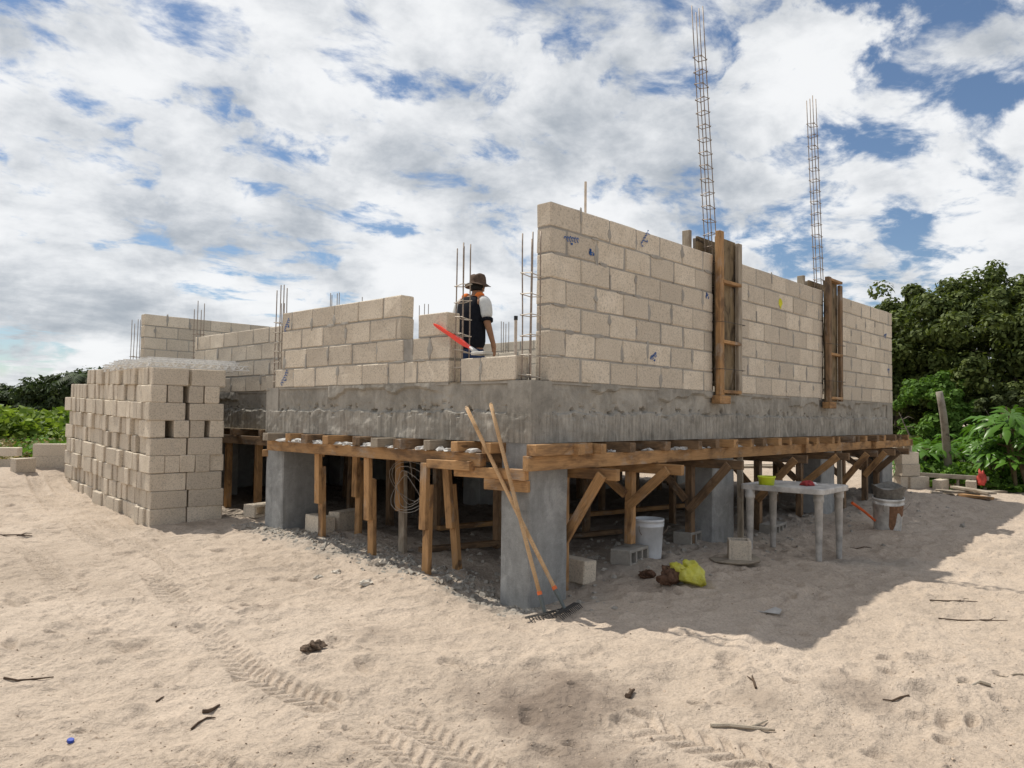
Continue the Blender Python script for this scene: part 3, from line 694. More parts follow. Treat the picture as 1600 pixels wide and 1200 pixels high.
# ------------------------------------------------------------------ the pile of blocks
PX, PY, PR = -.86, 4.98, rad(-5)
PM = Matrix.Translation((PX, PY, 0)) @ Matrix.Rotation(PR, 4, 'Z')
PLABEL = 'cream concrete block stacked in the tall pile beside the house'; PGROUP = 'blocks in the tall pile'
def pile_block(u, v, z, turned, tilt=0):
    o = bpy.data.objects.new('concrete_block', random.choice(BLK))
    M = PM @ Matrix.Translation((u, v, z+.026*v)) @ Matrix.Rotation((math.pi/2 if turned else 0)+U_(-.025, .025), 4, 'Z') @ Matrix.Diagonal((.400/.391, 1.12 if turned and v < .3 else 1, .2/.194, 1))
    link(o, None, M); r_ = int((z-zbase)/.2015+.01); front = turned and v < .3
    return tag(o, ('cream block turned end-on in the front of the %s row of the tall pile' if front else 'cream concrete block in the %s row up of the tall pile') % ORD[r_], 'concrete block', PGROUP)
zbase = .238; npile = 0
endv = [4.05, 3.95, 4.0, 3.9, 3.92, 3.85, 3.8, 3.8, 2.95]
ORD = ['bottom', 'second', 'third', 'fourth', 'fifth', 'sixth', 'seventh', 'eighth', 'top']
for r in range(9):
    z = zbase+r*.2015+.0985; wave = .05*math.sin(r*1.9)
    v = 0
    if r in (5, 7):          # header rows: block ends face the front, with open gaps
        for u in ((.085, .272, .49, .69) if r == 7 else (.085, .345, .515, .755)): pile_block(u+U_(-.01, .01), .20+U_(-.01, .015), z, True)
        v = .42
    elif r == 3:
        for u in (.085, .255, .425, .595, .765): pile_block(u, .20+U_(-.01, .015), z, True)
        v = .42
    first = True
    while v < endv[r]:
        bulge = -.05*math.exp(-((v-1.5)/.5)**2)*(1-r/9)+wave*.3
        sh = bulge+U_(-.026, .026)
        if random.random() < .13 and not first and r < 7:      # a block laid lengthwise
            pile_block(.085+sh, v+.2, z, True); step = .407
        else:
            pile_block(.21+sh, v+.076, z, False); step = .152+(U_(0, .03) if random.random() < .4 else 0)
        if first or r >= 7 or v < .33: pile_block(.635+U_(-.015, .015), v+.076+U_(-.01, .01), z, False)
        elif v > endv[r]-.2: pile_block(.635, v+.076, z, False)
        v += step; first = False
# bundle of welded wire trusses lying on the pile
ztop = zbase+9*.2015
for k in range(26):
    mb = MB(); y0 = .06+k*.075; zc = ztop+.010+.03*(k % 3); n = 12; x0 = -.02+U_(-.05, .05); ln = 1.05+U_(-.1, .15); hh = .055
    sl_ = U_(-.03, .03)
    for a, b in ((0, 0), (.06, 0), (.03, hh)): mb.tube([(x0, y0+a, zc+b), (x0+ln, y0+a+sl_, zc+b)], .0062, 5)
    for i in range(n):
        xa = x0+ln*i/n; xm = xa+ln/n/2; xb = xa+ln/n
        for a in (0, .06): mb.tube([(xa, y0+a, zc), (xm, y0+.03, zc+hh), (xb, y0+a, zc)], .005, 5, False)
    o = mb.build('wire_truss', TRUSS, None, PM); tag(o, 'pale welded wire truss lying on top of the block pile', 'wire truss', 'wire trusses on the block pile')

# ------------------------------------------------------------------ loose blocks
def hollow_mesh(lx=.39, ly=.15, lz=.195, n=2):
    mb = MB(); t = .028; xs_ = [-lx/2+i*(lx-t)/n for i in range(n+1)]
    for x in xs_: mb.box((x, -ly/2+t, -lz/2), (x+t, ly/2-t, lz/2))
    mb.box((-lx/2, -ly/2, -lz/2), (lx/2, -ly/2+t+.0005, lz/2), .004, .001); mb.box((-lx/2, ly/2-t-.0005, -lz/2), (lx/2, ly/2, lz/2), .004, .001)
    me = mesh('hollow_block', mb.v, mb.f, BLOCK); return me
HOL = hollow_mesh(); HOLG = hollow_mesh(n=3); HOLG.materials[0] = MORTAR
def loose(x, y, rz, label, me=None, lay='stand', dz=0, group=None, name='concrete_block', rx=0, sc=(1, 1, 1)):
    h = {'stand': .0975, 'side': .075, 'end': .195}[lay]*(sc[2] if lay == 'stand' else 1)
    R = {'stand': Matrix.Identity(4), 'side': Matrix.Rotation(math.pi/2, 4, 'X'), 'end': Matrix.Rotation(math.pi/2, 4, 'Y')}[lay]
    M = Matrix.Translation((x, y, gz(x, y)+h-.012+dz)) @ Matrix.Rotation(rz, 4, 'Z') @ Matrix.Rotation(rx, 4, 'X') @ R @ Matrix.Diagonal((*sc, 1))
    o = link(bpy.data.objects.new(name, me or random.choice(BLK)), None, M); return tag(o, label, 'concrete block', group)
p = gpt(1155, 876); loose(p.x, p.y, .55, 'cream hollow half block standing on a flat tray', hollow_mesh(.2, .2, .2, 1), dz=.02)
tr = MB(); tr.lathe([(.0, 0), (.26, 0), (.275, .012), (.27, .022), (.0, .02)], 9, cap0=False, cap1=False); [setattr(v_, 'x', v_.x*(1+.15*math.sin(3*math.atan2(v_.y, v_.x)+1))) for v_ in tr.v]; tag(tr.build('mixing_board', WOODG, None, Matrix.Translation((p.x-.02, p.y+.02, gz(p.x, p.y)+.012)) @ Matrix.Diagonal((1.05, .8, 1, 1))), 'flat grey board under the hollow half block', 'board')
loose(1.52, .12, .15, 'grey hollow block lying under the bright orange prop', HOLG, 'side', dz=-.03)
q = gpt(1085, 848); loose(q.x, q.y+.05, .1, 'grey hollow block lying before the grey middle pillar', HOLG, 'side', dz=-.045)
q = gpt(1208, 828); loose(q.x, q.y, .1, 'grey hollow block lying behind the table legs', HOLG, 'side', dz=-.045)
loose(.80, .20, 1.45, 'pale block standing on end near the corner pillar', None, 'stand', rx=.05)
loose(.34, 4.62, .2, 'cream hollow block lying between the pile and the pillar', HOL, 'side')
loose(.52, 3.15, .25, 'grey block standing just right of the short-side pillar', None, 'stand', group=None, sc=(1, 1, 1.25))
loose(.24, 3.22, 1.5, 'pale block set on end against the short-side pillar', None, 'stand')
GB = 'blocks lying left of the pile'
for (px, py, rz, st, lb) in ((80, 724, .02, 0, 'long cream block left of the pile, bottom of two'), (80, 724, .02, 1, 'long cream block left of the pile, laid on another'), (36, 735, .9, 0, 'single cream block standing apart on the sand'), (12, 729, .0, 0, 'cream block in a low pair, bottom one'), (12, 729, .05, 1, 'cream block in a low pair, upper one')):
    q = dpt(px, py, 11.9 if 'long' in lb else 11.4 if 'single' in lb else 12.2)
    loose(q[0], q[1], rz-.75, lb, None, 'stand', dz=.19*st-.012, group=GB, sc=((1.25, 1, 1) if 'long' in lb else (.9, 1, .7) if 'pair' in lb else (.72, 1.2, 1.1)))
GBR = 'blocks by the far end of the long wall'
bx, by = 9.25, -.02; b0 = gz(bx, by)
for i, (dx, dy, dz, rz, ly, me, lb) in enumerate(((0, 0, 0, .3, 'stand', HOL, 'cream block at the foot of the leaning stack by the wall end'), (.12, -.12, 0, .3, 'stand', None, 'block standing on edge in the leaning stack by the wall end'), (.0, -.02, .2, .35, 'stand', None, 'second block up in the leaning stack by the wall end'),
      (.02, .0, .39, .4, 'stand', HOL, 'third block up in the leaning stack by the wall end'), (-.05, .1, .58, .4, 'side', HOL, 'hollow block crowning the leaning stack by the wall end'), (.35, -.42, 0, .8, 'stand', None, 'tilted block on the sand between stack and planks'), (.62, -.80, 0, 1.0, 'stand', None, 'cream block standing at the end of the plank heap'))):
    loose(bx+dx, by+dy, rz-.8, lb, me, ly, dz, GBR)

# ------------------------------------------------------------------ buckets, table, bag, rakes
WHITEP = m_plain('white_plastic', (.62, .64, .66), .5, .4, .22, 6)
DIRTYP = m_plain('dirty_white_plastic', (.62, .61, .58), .6, .35, .5, 9)
GREYC = m_plain('caked_cement', (.22, .21, .19), .95, .1, .4, 20, .6)
RUST = m_plain('brown_splash', (.22, .12, .07), .8, .2, .4, 30)
def bucket(x, y, r, h, label, mat, tilt=(0, 0), dirty=False):
    e = empty('bucket', (x, y, gz(x, y)), label, 'bucket')
    M = Matrix.Translation((x, y, gz(x, y)-.01)) @ Matrix.Rotation(tilt[0], 4, 'X') @ Matrix.Rotation(tilt[1], 4, 'Y')
    mb = MB(); mb.lathe([(r*.86, 0), (r*.87, .01), (r, h*.80), (r*1.04, h*.805), (r*1.04, h*.84), (r*1.01, h*.845), (r*1.015, h*.93), (r*1.06, h*.935), (r*1.06, h), (r*1.0, h), (r*.97, h*.9), (r*.85, .02)], 32, cap1=True)
    mb.build('body', mat, e, M, True)
    w = MB(); pts = [(r*1.06*math.cos(t), r*1.06*math.sin(t)*.4-r*.9, h*.86-.13*math.sin(t)) for t in [math.pi*i/12 for i in range(13)]]
    w.tube(pts, .003, 5); w.build('handle', STEEL, e, M @ Matrix.Rotation(-.6, 4, 'Z'))
    for s in (-1, 1):
        l_ = MB(); l_.box((s*r*1.02-.012, -.018, h*.83), (s*r*1.02+.012, .018, h*.9), .004); l_.build('handle_lug', mat, e, M @ Matrix.Rotation(-.6, 4, 'Z'))
    if dirty:
        n = 14; v = []; f = []
        for i in range(n):
            t = -2.75+i*.095
            for q_ in range(4):
                z = h*(.80-q_*(.09 if i > 5 else .20)*(1+.25*math.sin(i*.7))); rr = r*(.865+.135*z/(h*.8))+.0025; v.append((rr*math.cos(t), rr*math.sin(t), z))
        for i in range(n-1):
            for q_ in range(3): f.append((i*4+q_, i*4+q_+1, i*4+q_+5, i*4+q_+4))
        obj('splash', mesh('splash', v, f, RUST, True), e, M)
    return M
bucket(1.86, .14, .138, .37, 'white plastic bucket beside the bright orange prop', WHITEP)
bM = bucket(5.42, -.90, .17, .40, 'cement-crusted white bucket with brown splash near the far props', DIRTYP, (.06, -.10), True)
e = empty('rubber_pail', tuple((bM @ Vector((0, 0, .39)))), 'dark cement-caked pail sitting in the white bucket', 'pail')
mb = MB(); mb.lathe([(.12, -.06), (.155, .0), (.185, .14), (.19, .145), (.18, .145), (.15, .02), (.10, .02)], 24)
for v in mb.v:
    if v.z > .1: v.z += .02*math.sin(3*math.atan2(v.y, v.x)+1)
mb.build('body', GREYC, e, bM @ Matrix.Translation((0, 0, .39)), True)
mb = MB(); mb.lathe([(.0, .075), (.12, .09), (.162, .07)], 20, cap0=False, cap1=False); mb.build('mortar_fill', MORTAR, e, bM @ Matrix.Translation((0, 0, .39)), True)
mb = MB(); hp = bM @ Vector((-.13, .10, .12)); hq = hp+Vector((-.30, .16, .22)); mb.tube([hp, hp.lerp(hq, .5)+Vector((0, 0, .01)), hq], [.014, .016, .018], 8)
tag(mb.build('tool_handle', m_plain('orange_plastic', (.65, .12, .03), .45)), 'orange tool handle leaning behind the crusted bucket', 'tool handle')

# table
FL = [(3.10, -.99), (3.68, -.97), (3.54, -.33), (2.96, -.35)]; TZ = .888
te = empty('plastic_table', (3.32, -.66, .15), 'dirty white plastic garden table with round tapered legs', 'table')
TABM = m_plain('dusty_table_plastic', (.52, .50, .47), .6, .3, .45, 7)
cxy = Vector((sum(a for a, b in FL)/4, sum(b for a, b in FL)/4))
ux = Vector((FL[1][0]-FL[0][0], FL[1][1]-FL[0][1])).normalized(); uy = Vector((-ux.y, ux.x))
TM = Matrix(((ux.x, uy.x, 0, cxy.x), (ux.y, uy.y, 0, cxy.y), (0, 0, 1, 0), (0, 0, 0, 1)))
def rrect(a, b, r, n=5):
    out = []
    for sx, sy, t0 in ((1, 1, 0), (-1, 1, 90), (-1, -1, 180), (1, -1, 270)):
        for k in range(n+1):
            t = rad(t0+90*k/n); out.append((sx*(a-r)+r*math.cos(t), sy*(b-r)+r*math.sin(t)))
    return out
mb = MB(); rings = [(.385, .415, TZ-.055), (.39, .42, TZ-.05), (.39, .42, TZ-.008), (.384, .414, TZ), (.35, .38, TZ), (.345, .375, TZ-.006)]
v = []; f = []; nn = 24
for a, b, z in rings: v += [(x, y, z) for x, y in rrect(a, b, .06)]
for i in range(len(rings)-1):
    for k in range(nn): f.append((i*nn+k, i*nn+(k+1) % nn, (i+1)*nn+(k+1) % nn, (i+1)*nn+k))
f.append([(len(rings)-1)*nn+k for k in range(nn)]); f.append(list(range(nn))[::-1])
mb.add(v, f); mb.build('table_top', TABM, te, TM)
for x, y in FL:
    l_ = Vector((x, y)); g = gz(x, y)-.015; mb = MB(); h = TZ-.05-g
    mb.lathe([(.026, 0), (.028, .02), (.041, h-.09), (.050, h-.085), (.050, h-.05), (.046, h-.045), (.052, h)], 18); mb.build('leg', TABM, te, Matrix.Translation((x, y, g)), True)
def on_table(px, py):
    d = RAY(px, py); return CA+d*(TZ-CA[2])/d[2]
q = on_table(1198, 748); mb = MB(); prof = [(.075, 0), (.085, .0), (.10, .075), (.107, .078), (.107, .09), (.098, .09), (.08, .01), (.0, .01)]
mb.lathe(prof, 4, Matrix.Rotation(rad(45), 4, 'Z'), cap1=False); mb2 = MB(); mb2.lathe(prof, 28, cap1=False)
tag(mb2.build('plastic_tub', m_plain('lime_plastic', (.62, .72, .03), .4, .5, .08), None, Matrix.Translation((3.06, -.48, TZ-.006)) @ Matrix.Diagonal((1.0, .8, 1.0, 1)), True), 'lime yellow plastic tub on the white table', 'tub')
mb = MB(); mb.lathe([(.0, .0), (.075, .004), (.06, .03), (.03, .042), (.0, .045)], 14, cap0=False, cap1=False)
for v in mb.v: v.x *= 1+.35*math.sin(5*v.y*30); v.z *= 1+.3*math.sin(v.x*70)
tag(mb.build('red_rag', m_plain('red_cloth', (.42, .07, .07), .9, .1, .7, 22), None, Matrix.Translation((3.34, -.78, TZ-.006)), True), 'crumpled red rag on the white table', 'rag')
mb = MB(); mb.lathe([(.0, .0), (.05, .003), (.035, .03), (.0, .035)], 10, cap0=False, cap1=False); tag(mb.build('paper_scrap', m_plain('white_paper', (.7, .68, .66), .9), None, Matrix.Translation((3.42, -.80, TZ-.006)), True), 'crumpled white scrap beside the red rag', 'paper')

# yellow bag spilling brown rubbish
q = gpt(1072, 912)
be = empty('plastic_bag', tuple(q), 'translucent yellow plastic bag lying on shaded sand', 'bag')
YB = Mat('yellow_film', .35, .5); YB.color(YB.mix(YB.ramp(YB.noise(9, 4, .6, .5), [(.35, g3(0)), (.65, g3(1))]), (.62, .58, .03), (.72, .70, .16)))
YB.b.inputs['Transmission Weight'].default_value = .15; YB.bump(YB.noise(16, 5, .65, .8), .9, .03)
def lump(n, m_, rx, ry, rz, seed, amp, op=None):
    v = []; f = []
    for i in range(n+1):
        t = math.pi*i/n
        for k in range(m_):
            a = 2*math.pi*k/m_; d = Vector((math.sin(t)*math.cos(a), math.sin(t)*math.sin(a), math.cos(t)))
            s = 1+amp*float(fbm(np.array([d.x*2.1+seed+d.z]), np.array([d.y*2.1-d.z*1.3]), 4, seed)[0])
            v.append((d.x*rx*s, d.y*ry*s, max(-rz*.55, d.z*rz*s)))
    for i in range(n):
        for k in range(m_): f.append((i*m_+k, i*m_+(k+1) % m_, (i+1)*m_+(k+1) % m_, (i+1)*m_+k)[::-1])
    return v, f
v, f = lump(30, 44, .11, .12, .115, 5, .20); obj('bag_body', mesh('bag_body', v, f, YB.m, True), be, Matrix.Translation(q+Vector((.03, -.03, .06))) @ Matrix.Rotation(.4, 4, 'Y'))
v, f = lump(16, 24, .045, .07, .045, 15, .3); obj('bag_mouth', mesh('bag_mouth', v, f, YB.m, True), be, Matrix.Translation(q+Vector((-.05, .05, .125))))
BR = m_plain('brown_rubbish', (.13, .075, .05), .9, .1, .6, 25, .8)
v, f = lump(26, 36, .10, .08, .08, 9, .45); tag(obj('rubbish_heap', mesh('rubbish_heap', v, f, BR, True), None, Matrix.Translation(q+Vector((-.11, .09, .05)))), 'brown rubbish spilling from the yellow bag', 'rubbish')
v, f = lump(18, 26, .07, .05, .035, 19, .5); q2 = gpt(1010, 900); tag(obj('leaf_litter', mesh('leaf_litter', v, f, BR), None, Matrix.Translation(q2+Vector((0, 0, .02)))), 'small heap of dry brown litter left of the yellow bag', 'litter')

# rakes leaning on the beam
ORG = m_plain('orange_collar', (.75, .16, .04), .5); GRN = m_plain('grey_green_ferrule', (.10, .12, .12), .45, .5, .2); IRON = m_plain('dark_iron', (.05, .045, .04), .6, .4, .4)
def rake(foot, top, label, hdir):
    foot = Vector(foot); top = Vector(top); d = (top-foot).normalized()
    e = empty('garden_rake', tuple(foot), label, 'rake', 'rakes leaning on the corner')
    pts = [foot+d*.155+(top-foot-d*.155)*t+Vector((0, 0, -.008*math.sin(math.pi*t))) for t in [i/8 for i in range(9)]]
    mb = MB(); mb.tube(pts, [.0155]*8+[.0145], 12); mb.tube([top, top+d*.012], [.0145, .008], 12); mb.build('handle', HANDLE, e, smooth=True)
    mb = MB(); mb.tube([foot+d*.15, foot+d*.175], .0185, 12); mb.build('collar', ORG, e)
    mb = MB(); mb.tube([foot+d*.0, foot+d*.15], [.0125, .0175], 12); mb.build('ferrule', GRN, e)
    h = Vector(hdir).normalized(); n_ = Vector((-h.y, h.x, 0)); hc = foot+Vector((0, 0, -.005))
    mb = MB(); mb.tube([foot+d*.02, hc+n_*.02], .008, 8)
    a, b = hc-h*.20, hc+h*.20
    for P in (a, b): P.z = max(P.z, gz(P.x, P.y)+.03)
    mb.tube([a, (a+b)/2, b], .0085, 8)
    mb.build('head_bar', IRON, e)
    for k in range(14):
        P = a.lerp(b, k/13); mb = MB(); mb.tube([P, P+n_*-.035+Vector((0, 0, .004)), P+n_*-.07+Vector((0, 0, -.025))], [.0055, .005, .0025], 6); mb.build('tine', IRON, e)
def xat(px, py, X):
    d = RAY(px, py); return CA+d*(X-CA[0])/d[0]
f1 = gpt(852, 966); f2 = gpt(882, 958)
ha, hb_ = gpt(807, 982), gpt(890, 961); hd = (hb_-ha).normalized()
rake((f1.x, f1.y, f1.z+.03), tuple(xat(767, 632, -.16)), 'wooden rake whose toothed head lies flat on the sunny sand', tuple(hd))
rake((f2.x, f2.y, f2.z+.035), tuple(xat(729, 637, -.20)), 'wooden rake crossing in front of the other, its head in the shade', (.95, .3, 0))

# red tool lying in the window opening
RED = m_plain('red_plastic', (.80, .05, .02), .35, .5, .08)
A = Vector((-.03, 1.10, 2.33)); B = Vector((.05, .67, 2.085)); e = empty('red_trowel', tuple(B), 'red plastic tool handle propped in the low wall opening', 'tool')
mb = MB(); d = (B-A); n_ = Vector((0, .45, .9))
ws = [.012, .022, .024, .022, .026, .034, .037, .034, .022, .012]
v = []; f = []
for i, w in enumerate(ws):
    P = A+d*(i/9*.9)
    for sx, sz in ((-1, -1), (1, -1), (1, 1), (-1, 1)): v.append(P+Vector((.016*sx, 0, 0))+Vector((0, .5, .87))*w*sz)
for i in range(9):
    for k in range(4): f.append((i*4+k, i*4+(k+1) % 4, i*4+4+(k+1) % 4, i*4+4+k))
f += [(3, 2, 1, 0), (36, 37, 38, 39)]; mb.add(v, f); mb.build('grip', RED, e)
mb = MB(); mb.tube([A+d*.87, B+Vector((0, -.02, -.02))], [.016, .022], 10); mb.build('socket', m_plain('pale_metal', (.55, .55, .54), .4, .5, .2), e, smooth=True)
mb = MB(); mb.box((-.05, -.10, -.03), (.07, .05, -.004), .005); mb.build('blade', m_plain('cement_coated_steel', (.5, .49, .46), .8), e, Matrix.Translation(B+Vector((0, -.04, -.006))))

# ------------------------------------------------------------------ the man
def skin_mesh(name, V, E, R, mat, parent, root=0, sub=2, world=None):
    me = bpy.data.meshes.new(name); me.from_pydata([tuple(p) for p in V], E, []); o = bpy.data.objects.new(name, me); col.objects.link(o)
    o.modifiers.new('s', 'SKIN'); sv = me.skin_vertices[0].data
    for i, r in enumerate(R): sv[i].radius = (r, r) if isinstance(r, (int, float)) else r; sv[i].use_root = (i == root)
    md = o.modifiers.new('d', 'SUBSURF'); md.levels = sub; md.render_levels = sub
    dg = bpy.context.evaluated_depsgraph_get(); m2 = bpy.data.meshes.new_from_object(o.evaluated_get(dg)); m2.name = name
    bpy.data.objects.remove(o); m2.materials.clear(); m2.materials.append(mat)
    m2.polygons.foreach_set('use_smooth', [True]*len(m2.polygons))
    return obj(name, m2, parent, world)
SKIN = m_plain('skin', (.30, .16, .095), .6, .3, .12, 20); NAVY = m_plain('black_shirt_cloth', (.012, .013, .018), .9, .1, .3, 30, .3)
WHITEC = m_plain('white_sleeve_cloth', (.62, .62, .60), .9, .1, .12, 25, .3); ORC = m_plain('orange_trim_cloth', (.75, .20, .05), .9, .1, .15); JEAN = m_plain('blue_jeans', (.035, .055, .12), .9, .1, .35, 40, .3)
HATM = m_plain('brown_hat_felt', (.11, .075, .055), .95, .1, .35, 25, .3)
mp_ = dpt(736, 500, 8.8); MX, MY = mp_[0], mp_[1]
face = math.atan2(Fh.y, Fh.x)-rad(38)         # he looks away and to the right
MW = Matrix.Translation((MX, MY, 1.46)) @ Matrix.Rotation(face-math.pi/2, 4, 'Z')      # local +y ahead, +x his right
man = empty('person', (MX, MY, 1.46), 'person in brown hat, black shirt with white sleeves and jeans, seen from behind', 'person')
V = [(0, 0, .93), (0, .0, 1.08), (0, .02, 1.25), (0, .03, 1.40), (0, .06, 1.45), (0, .10, 1.50), (0, .115, 1.57), (0, .115, 1.63),
     (.17, .03, 1.40), (.235, .0, 1.16), (.25, .09, .93), (.25, .12, .87), (-.17, .03, 1.40), (-.235, .02, 1.16), (-.22, .14, .95), (-.21, .17, .89),
     (.09, 0, .88), (.105, .02, .48), (.11, -.02, .09), (.12, .12, .04), (-.09, 0, .88), (-.11, .05, .48), (-.12, .03, .09), (-.13, .17, .04)]
E = [(0, 1), (1, 2), (2, 3), (3, 4), (4, 5), (5, 6), (6, 7), (3, 8), (8, 9), (9, 10), (10, 11), (3, 12), (12, 13), (13, 14), (14, 15), (0, 16), (16, 17), (17, 18), (18, 19), (0, 20), (20, 21), (21, 22), (22, 23)]
R_ = [.14, .13, .14, .12, .055, .06, .085, .07, .06, .045, .03, (.04, .018), .06, .045, .03, (.04, .018), .085, .055, .04, .035, .085, .055, .04, .035]
for hx, hb, s in ((11, V[11], 1), (15, V[15], -1)):
    hb = Vector(hb)
    for k, (ox, oy, l_) in enumerate(((-.012, .03, .055), (-.006, .012, .075), (0, -.004, .08), (.004, -.02, .072), (.006, -.034, .055))):
        b0 = len(V); o_ = Vector((ox*s, oy, -.035)); 
        V += [tuple(hb+o_), tuple(hb+o_+Vector((-.004*s, .01, -l_*.55))), tuple(hb+o_+Vector((-.014*s, .022, -l_)))]; R_ += [.011, .009, .007]
        E += [(hx, b0), (b0, b0+1), (b0+1, b0+2)]
skin_mesh('body', V, E, R_, SKIN, man, 0, 2, MW)
skin_mesh('shirt', [(0, 0, .80), (0, -.005, .98), (0, .0, 1.12), (0, .02, 1.27), (0, .03, 1.38), (.13, .03, 1.40), (-.13, .03, 1.40), (0, .05, 1.455)], [(0, 1), (1, 2), (2, 3), (3, 4), (4, 5), (4, 6), (4, 7)],
          [(.215, .15), (.21, .145), (.205, .145), (.205, .15), (.17, .125), .09, .09, .085], NAVY, man, 0, 2, MW)
for s in (1, -1):
    skin_mesh('sleeve', [(.115*s, .03, 1.40), (.185*s, .028, 1.375), (.215*s, .018, 1.27), (.232*s, .01, 1.165)], [(0, 1), (1, 2), (2, 3)], [.085, .085, .074, .068], WHITEC, man, 0, 2, MW)
    skin_mesh('shoulder_trim', [(.05*s, .03, 1.455), (.10*s, .03, 1.445), (.145*s, .02, 1.425)], [(0, 1), (1, 2)], [.056, .064, .062], ORC, man, 0, 2, MW)
    mb = MB(); mb.tube([(.226*s, .013, 1.178), (.2335*s, .008, 1.148)], [.071, .069], 16); mb.build('cuff', NAVY, man, MW, True)
skin_mesh('trousers', [(0, 0, .97), (0, 0, .90), (.095, 0, .84), (.105, .02, .48), (.11, -.015, .10), (-.095, 0, .84), (-.11, .05, .48), (-.12, .035, .10)], [(0, 1), (1, 2), (2, 3), (3, 4), (1, 5), (5, 6), (6, 7)],
          [(.175, .125), (.175, .135), .10, .075, .065, .10, .075, .065], JEAN, man, 0, 2, MW)
for s, y in ((1, .04), (-1, .10)):
    mb = MB(); v, f = lump(10, 14, .05, .13, .055, 3, .05); mb.add(v, f); mb.build('shoe', m_plain('dark_shoe', (.03, .025, .02), .7), man, MW @ Matrix.Translation((.115*s, y, .03)), True)
mb = MB(); prof = [(r_*.92, z_-.05) for r_, z_ in [(.165, 1.64), (.167, 1.633), (.145, 1.648), (.108, 1.668), (.106, 1.70), (.100, 1.74), (.085, 1.77), (.05, 1.785), (.0, 1.785)]]
mb.lathe(prof, 28, Matrix.Translation((0, .11, 0)), cap0=False, cap1=False)
for v in mb.v:
    rr = math.hypot(v.x, v.y-.11)
    if rr > .13: v.z += .03*(rr-.1)/.07*math.cos(2*math.atan2(v.y-.11, v.x))*-.7
    elif v.z > 1.71: v.z -= .02*math.exp(-(v.x/.03)**2)
mb.build('hat', HATM, man, MW, True)
mb = MB()
for s in (-1, 1): mb.lathe([(.0, -.012), (.016, -.008), (.02, .0), (.014, .012), (.0, .016)], 8, Matrix.Translation((.082*s, .11, 1.55)), cap0=False, cap1=False)
mb.build('ears', SKIN, man, MW, True)
mb = MB(); mb.add(*lump(8, 12, .012, .02, .022, 2, .02)); mb.build('nose', SKIN, man, MW @ Matrix.Translation((0, .207, 1.55)), True)
mb = MB()
for s in (-1, 1): mb.lathe([(.0, -.008), (.009, 0), (.0, .008)], 8, Matrix.Translation((.03*s, .193, 1.58)), cap0=False, cap1=False)
mb.build('eyes', DARKWIRE, man, MW, True)
mb = MB(); mb.box((-.025, .187, 1.503), (.025, .197, 1.51), .002); mb.build('mouth', m_plain('lip', (.22, .08, .06), .6), man, MW)
mb = MB(); mb.add(*lump(10, 16, .088, .075, .075, 2, .03)); mb.build('hair', m_plain('black_hair', (.01, .009, .008), .8), man, MW @ Matrix.Translation((0, .09, 1.57)), True)

# ------------------------------------------------------------------ wire coils hanging below the beam
mb = MB()
for k in range(5):
    c = Vector((.05+.03*k, 1.55+.02*k, .83+.03*k)); pts = [c+Vector((.05*math.sin(2*t+k), .19*math.cos(t)*(1+.1*k), .17*math.sin(t)*(1+.05*k))) for t in [i*.33 for i in range(20)]]
    mb.tube(pts, .0022, 5)
mb.tube([(.08, 1.5, .98), (.06, 1.52, 1.15)], .0022, 5)
tag(mb.build('wire_coil', m_plain('grey_wire', (.35, .33, .30), .5)), 'tangled coil of thin wire hanging between the timber props', 'wire')

# ------------------------------------------------------------------ rubble, twigs and bits on the sand
def rubble(name, n, fn, smin, smax, mat, label, cat):
    v = []; f = []
    base = [Vector(q) for q in ((1, 0, -.2), (0, 1, -.3), (-1, 0, -.2), (0, -1, -.3), (.3, .2, .8), (-.4, -.3, .6), (0, 0, -.6))]
    fc = [(0, 1, 4), (1, 2, 4), (2, 5, 4), (2, 3, 5), (3, 0, 4), (3, 4, 5), (1, 0, 6), (2, 1, 6), (3, 2, 6), (0, 3, 6)]
    P = np.array([fn() for _ in range(n)]); Z = ground_z(P[:, 0], P[:, 1])
    for (x, y), z in zip(P, Z):
        s = smin+(smax-smin)*random.random()**3; a = U_(0, 6.28); b = len(v); fl = U_(.35, .8)
        for q in base:
            w = Vector((q.x*s*U_(.7, 1.3), q.y*s*U_(.6, 1.1), q.z*s*fl))
            v.append((x+w.x*math.cos(a)-w.y*math.sin(a), y+w.x*math.sin(a)+w.y*math.cos(a), z+w.z+s*.1))
        f += [tuple(b+i for i in t) for t in fc]
    o = obj(name, mesh(name, v, f, mat)); tag(o, label, cat, None, 'stuff')
RUBM = m_plain('rubble_concrete', (.34, .315, .275), .95, .1, .4, 25, .4)
rubble('concrete_rubble', 3000, lambda: (random.gauss(.0, .16), U_(-.1, 4.2)), .004, .036, RUBM, 'grey concrete crumbs strewn along the short side of the house', 'rubble')
rubble('slab_rubble', 1500, lambda: (U_(.2, 8.6), random.gauss(.5, .6)), .006, .045, RUBM, 'grey concrete crumbs on shaded ground below the long side', 'rubble')
PEB = m_plain('sand_pebble', (.42, .33, .25), .95, .1, .5, 30)
def vis():
    p = at_z(U_(-20, 1620), 820+400*random.random()**.8, .08); return (p[0], p[1])
rubble('sand_pebbles', 2200, vis, .002, .011, PEB, 'tiny pebbles and shell bits scattered over the open sand', 'pebbles')
DRK = m_plain('dry_twig', (.10, .07, .05), .9, .1, .4, 30)
rubble('plant_litter', 420, vis, .002, .009, DRK, 'tiny dark bits of plant litter scattered over the sand', 'litter')
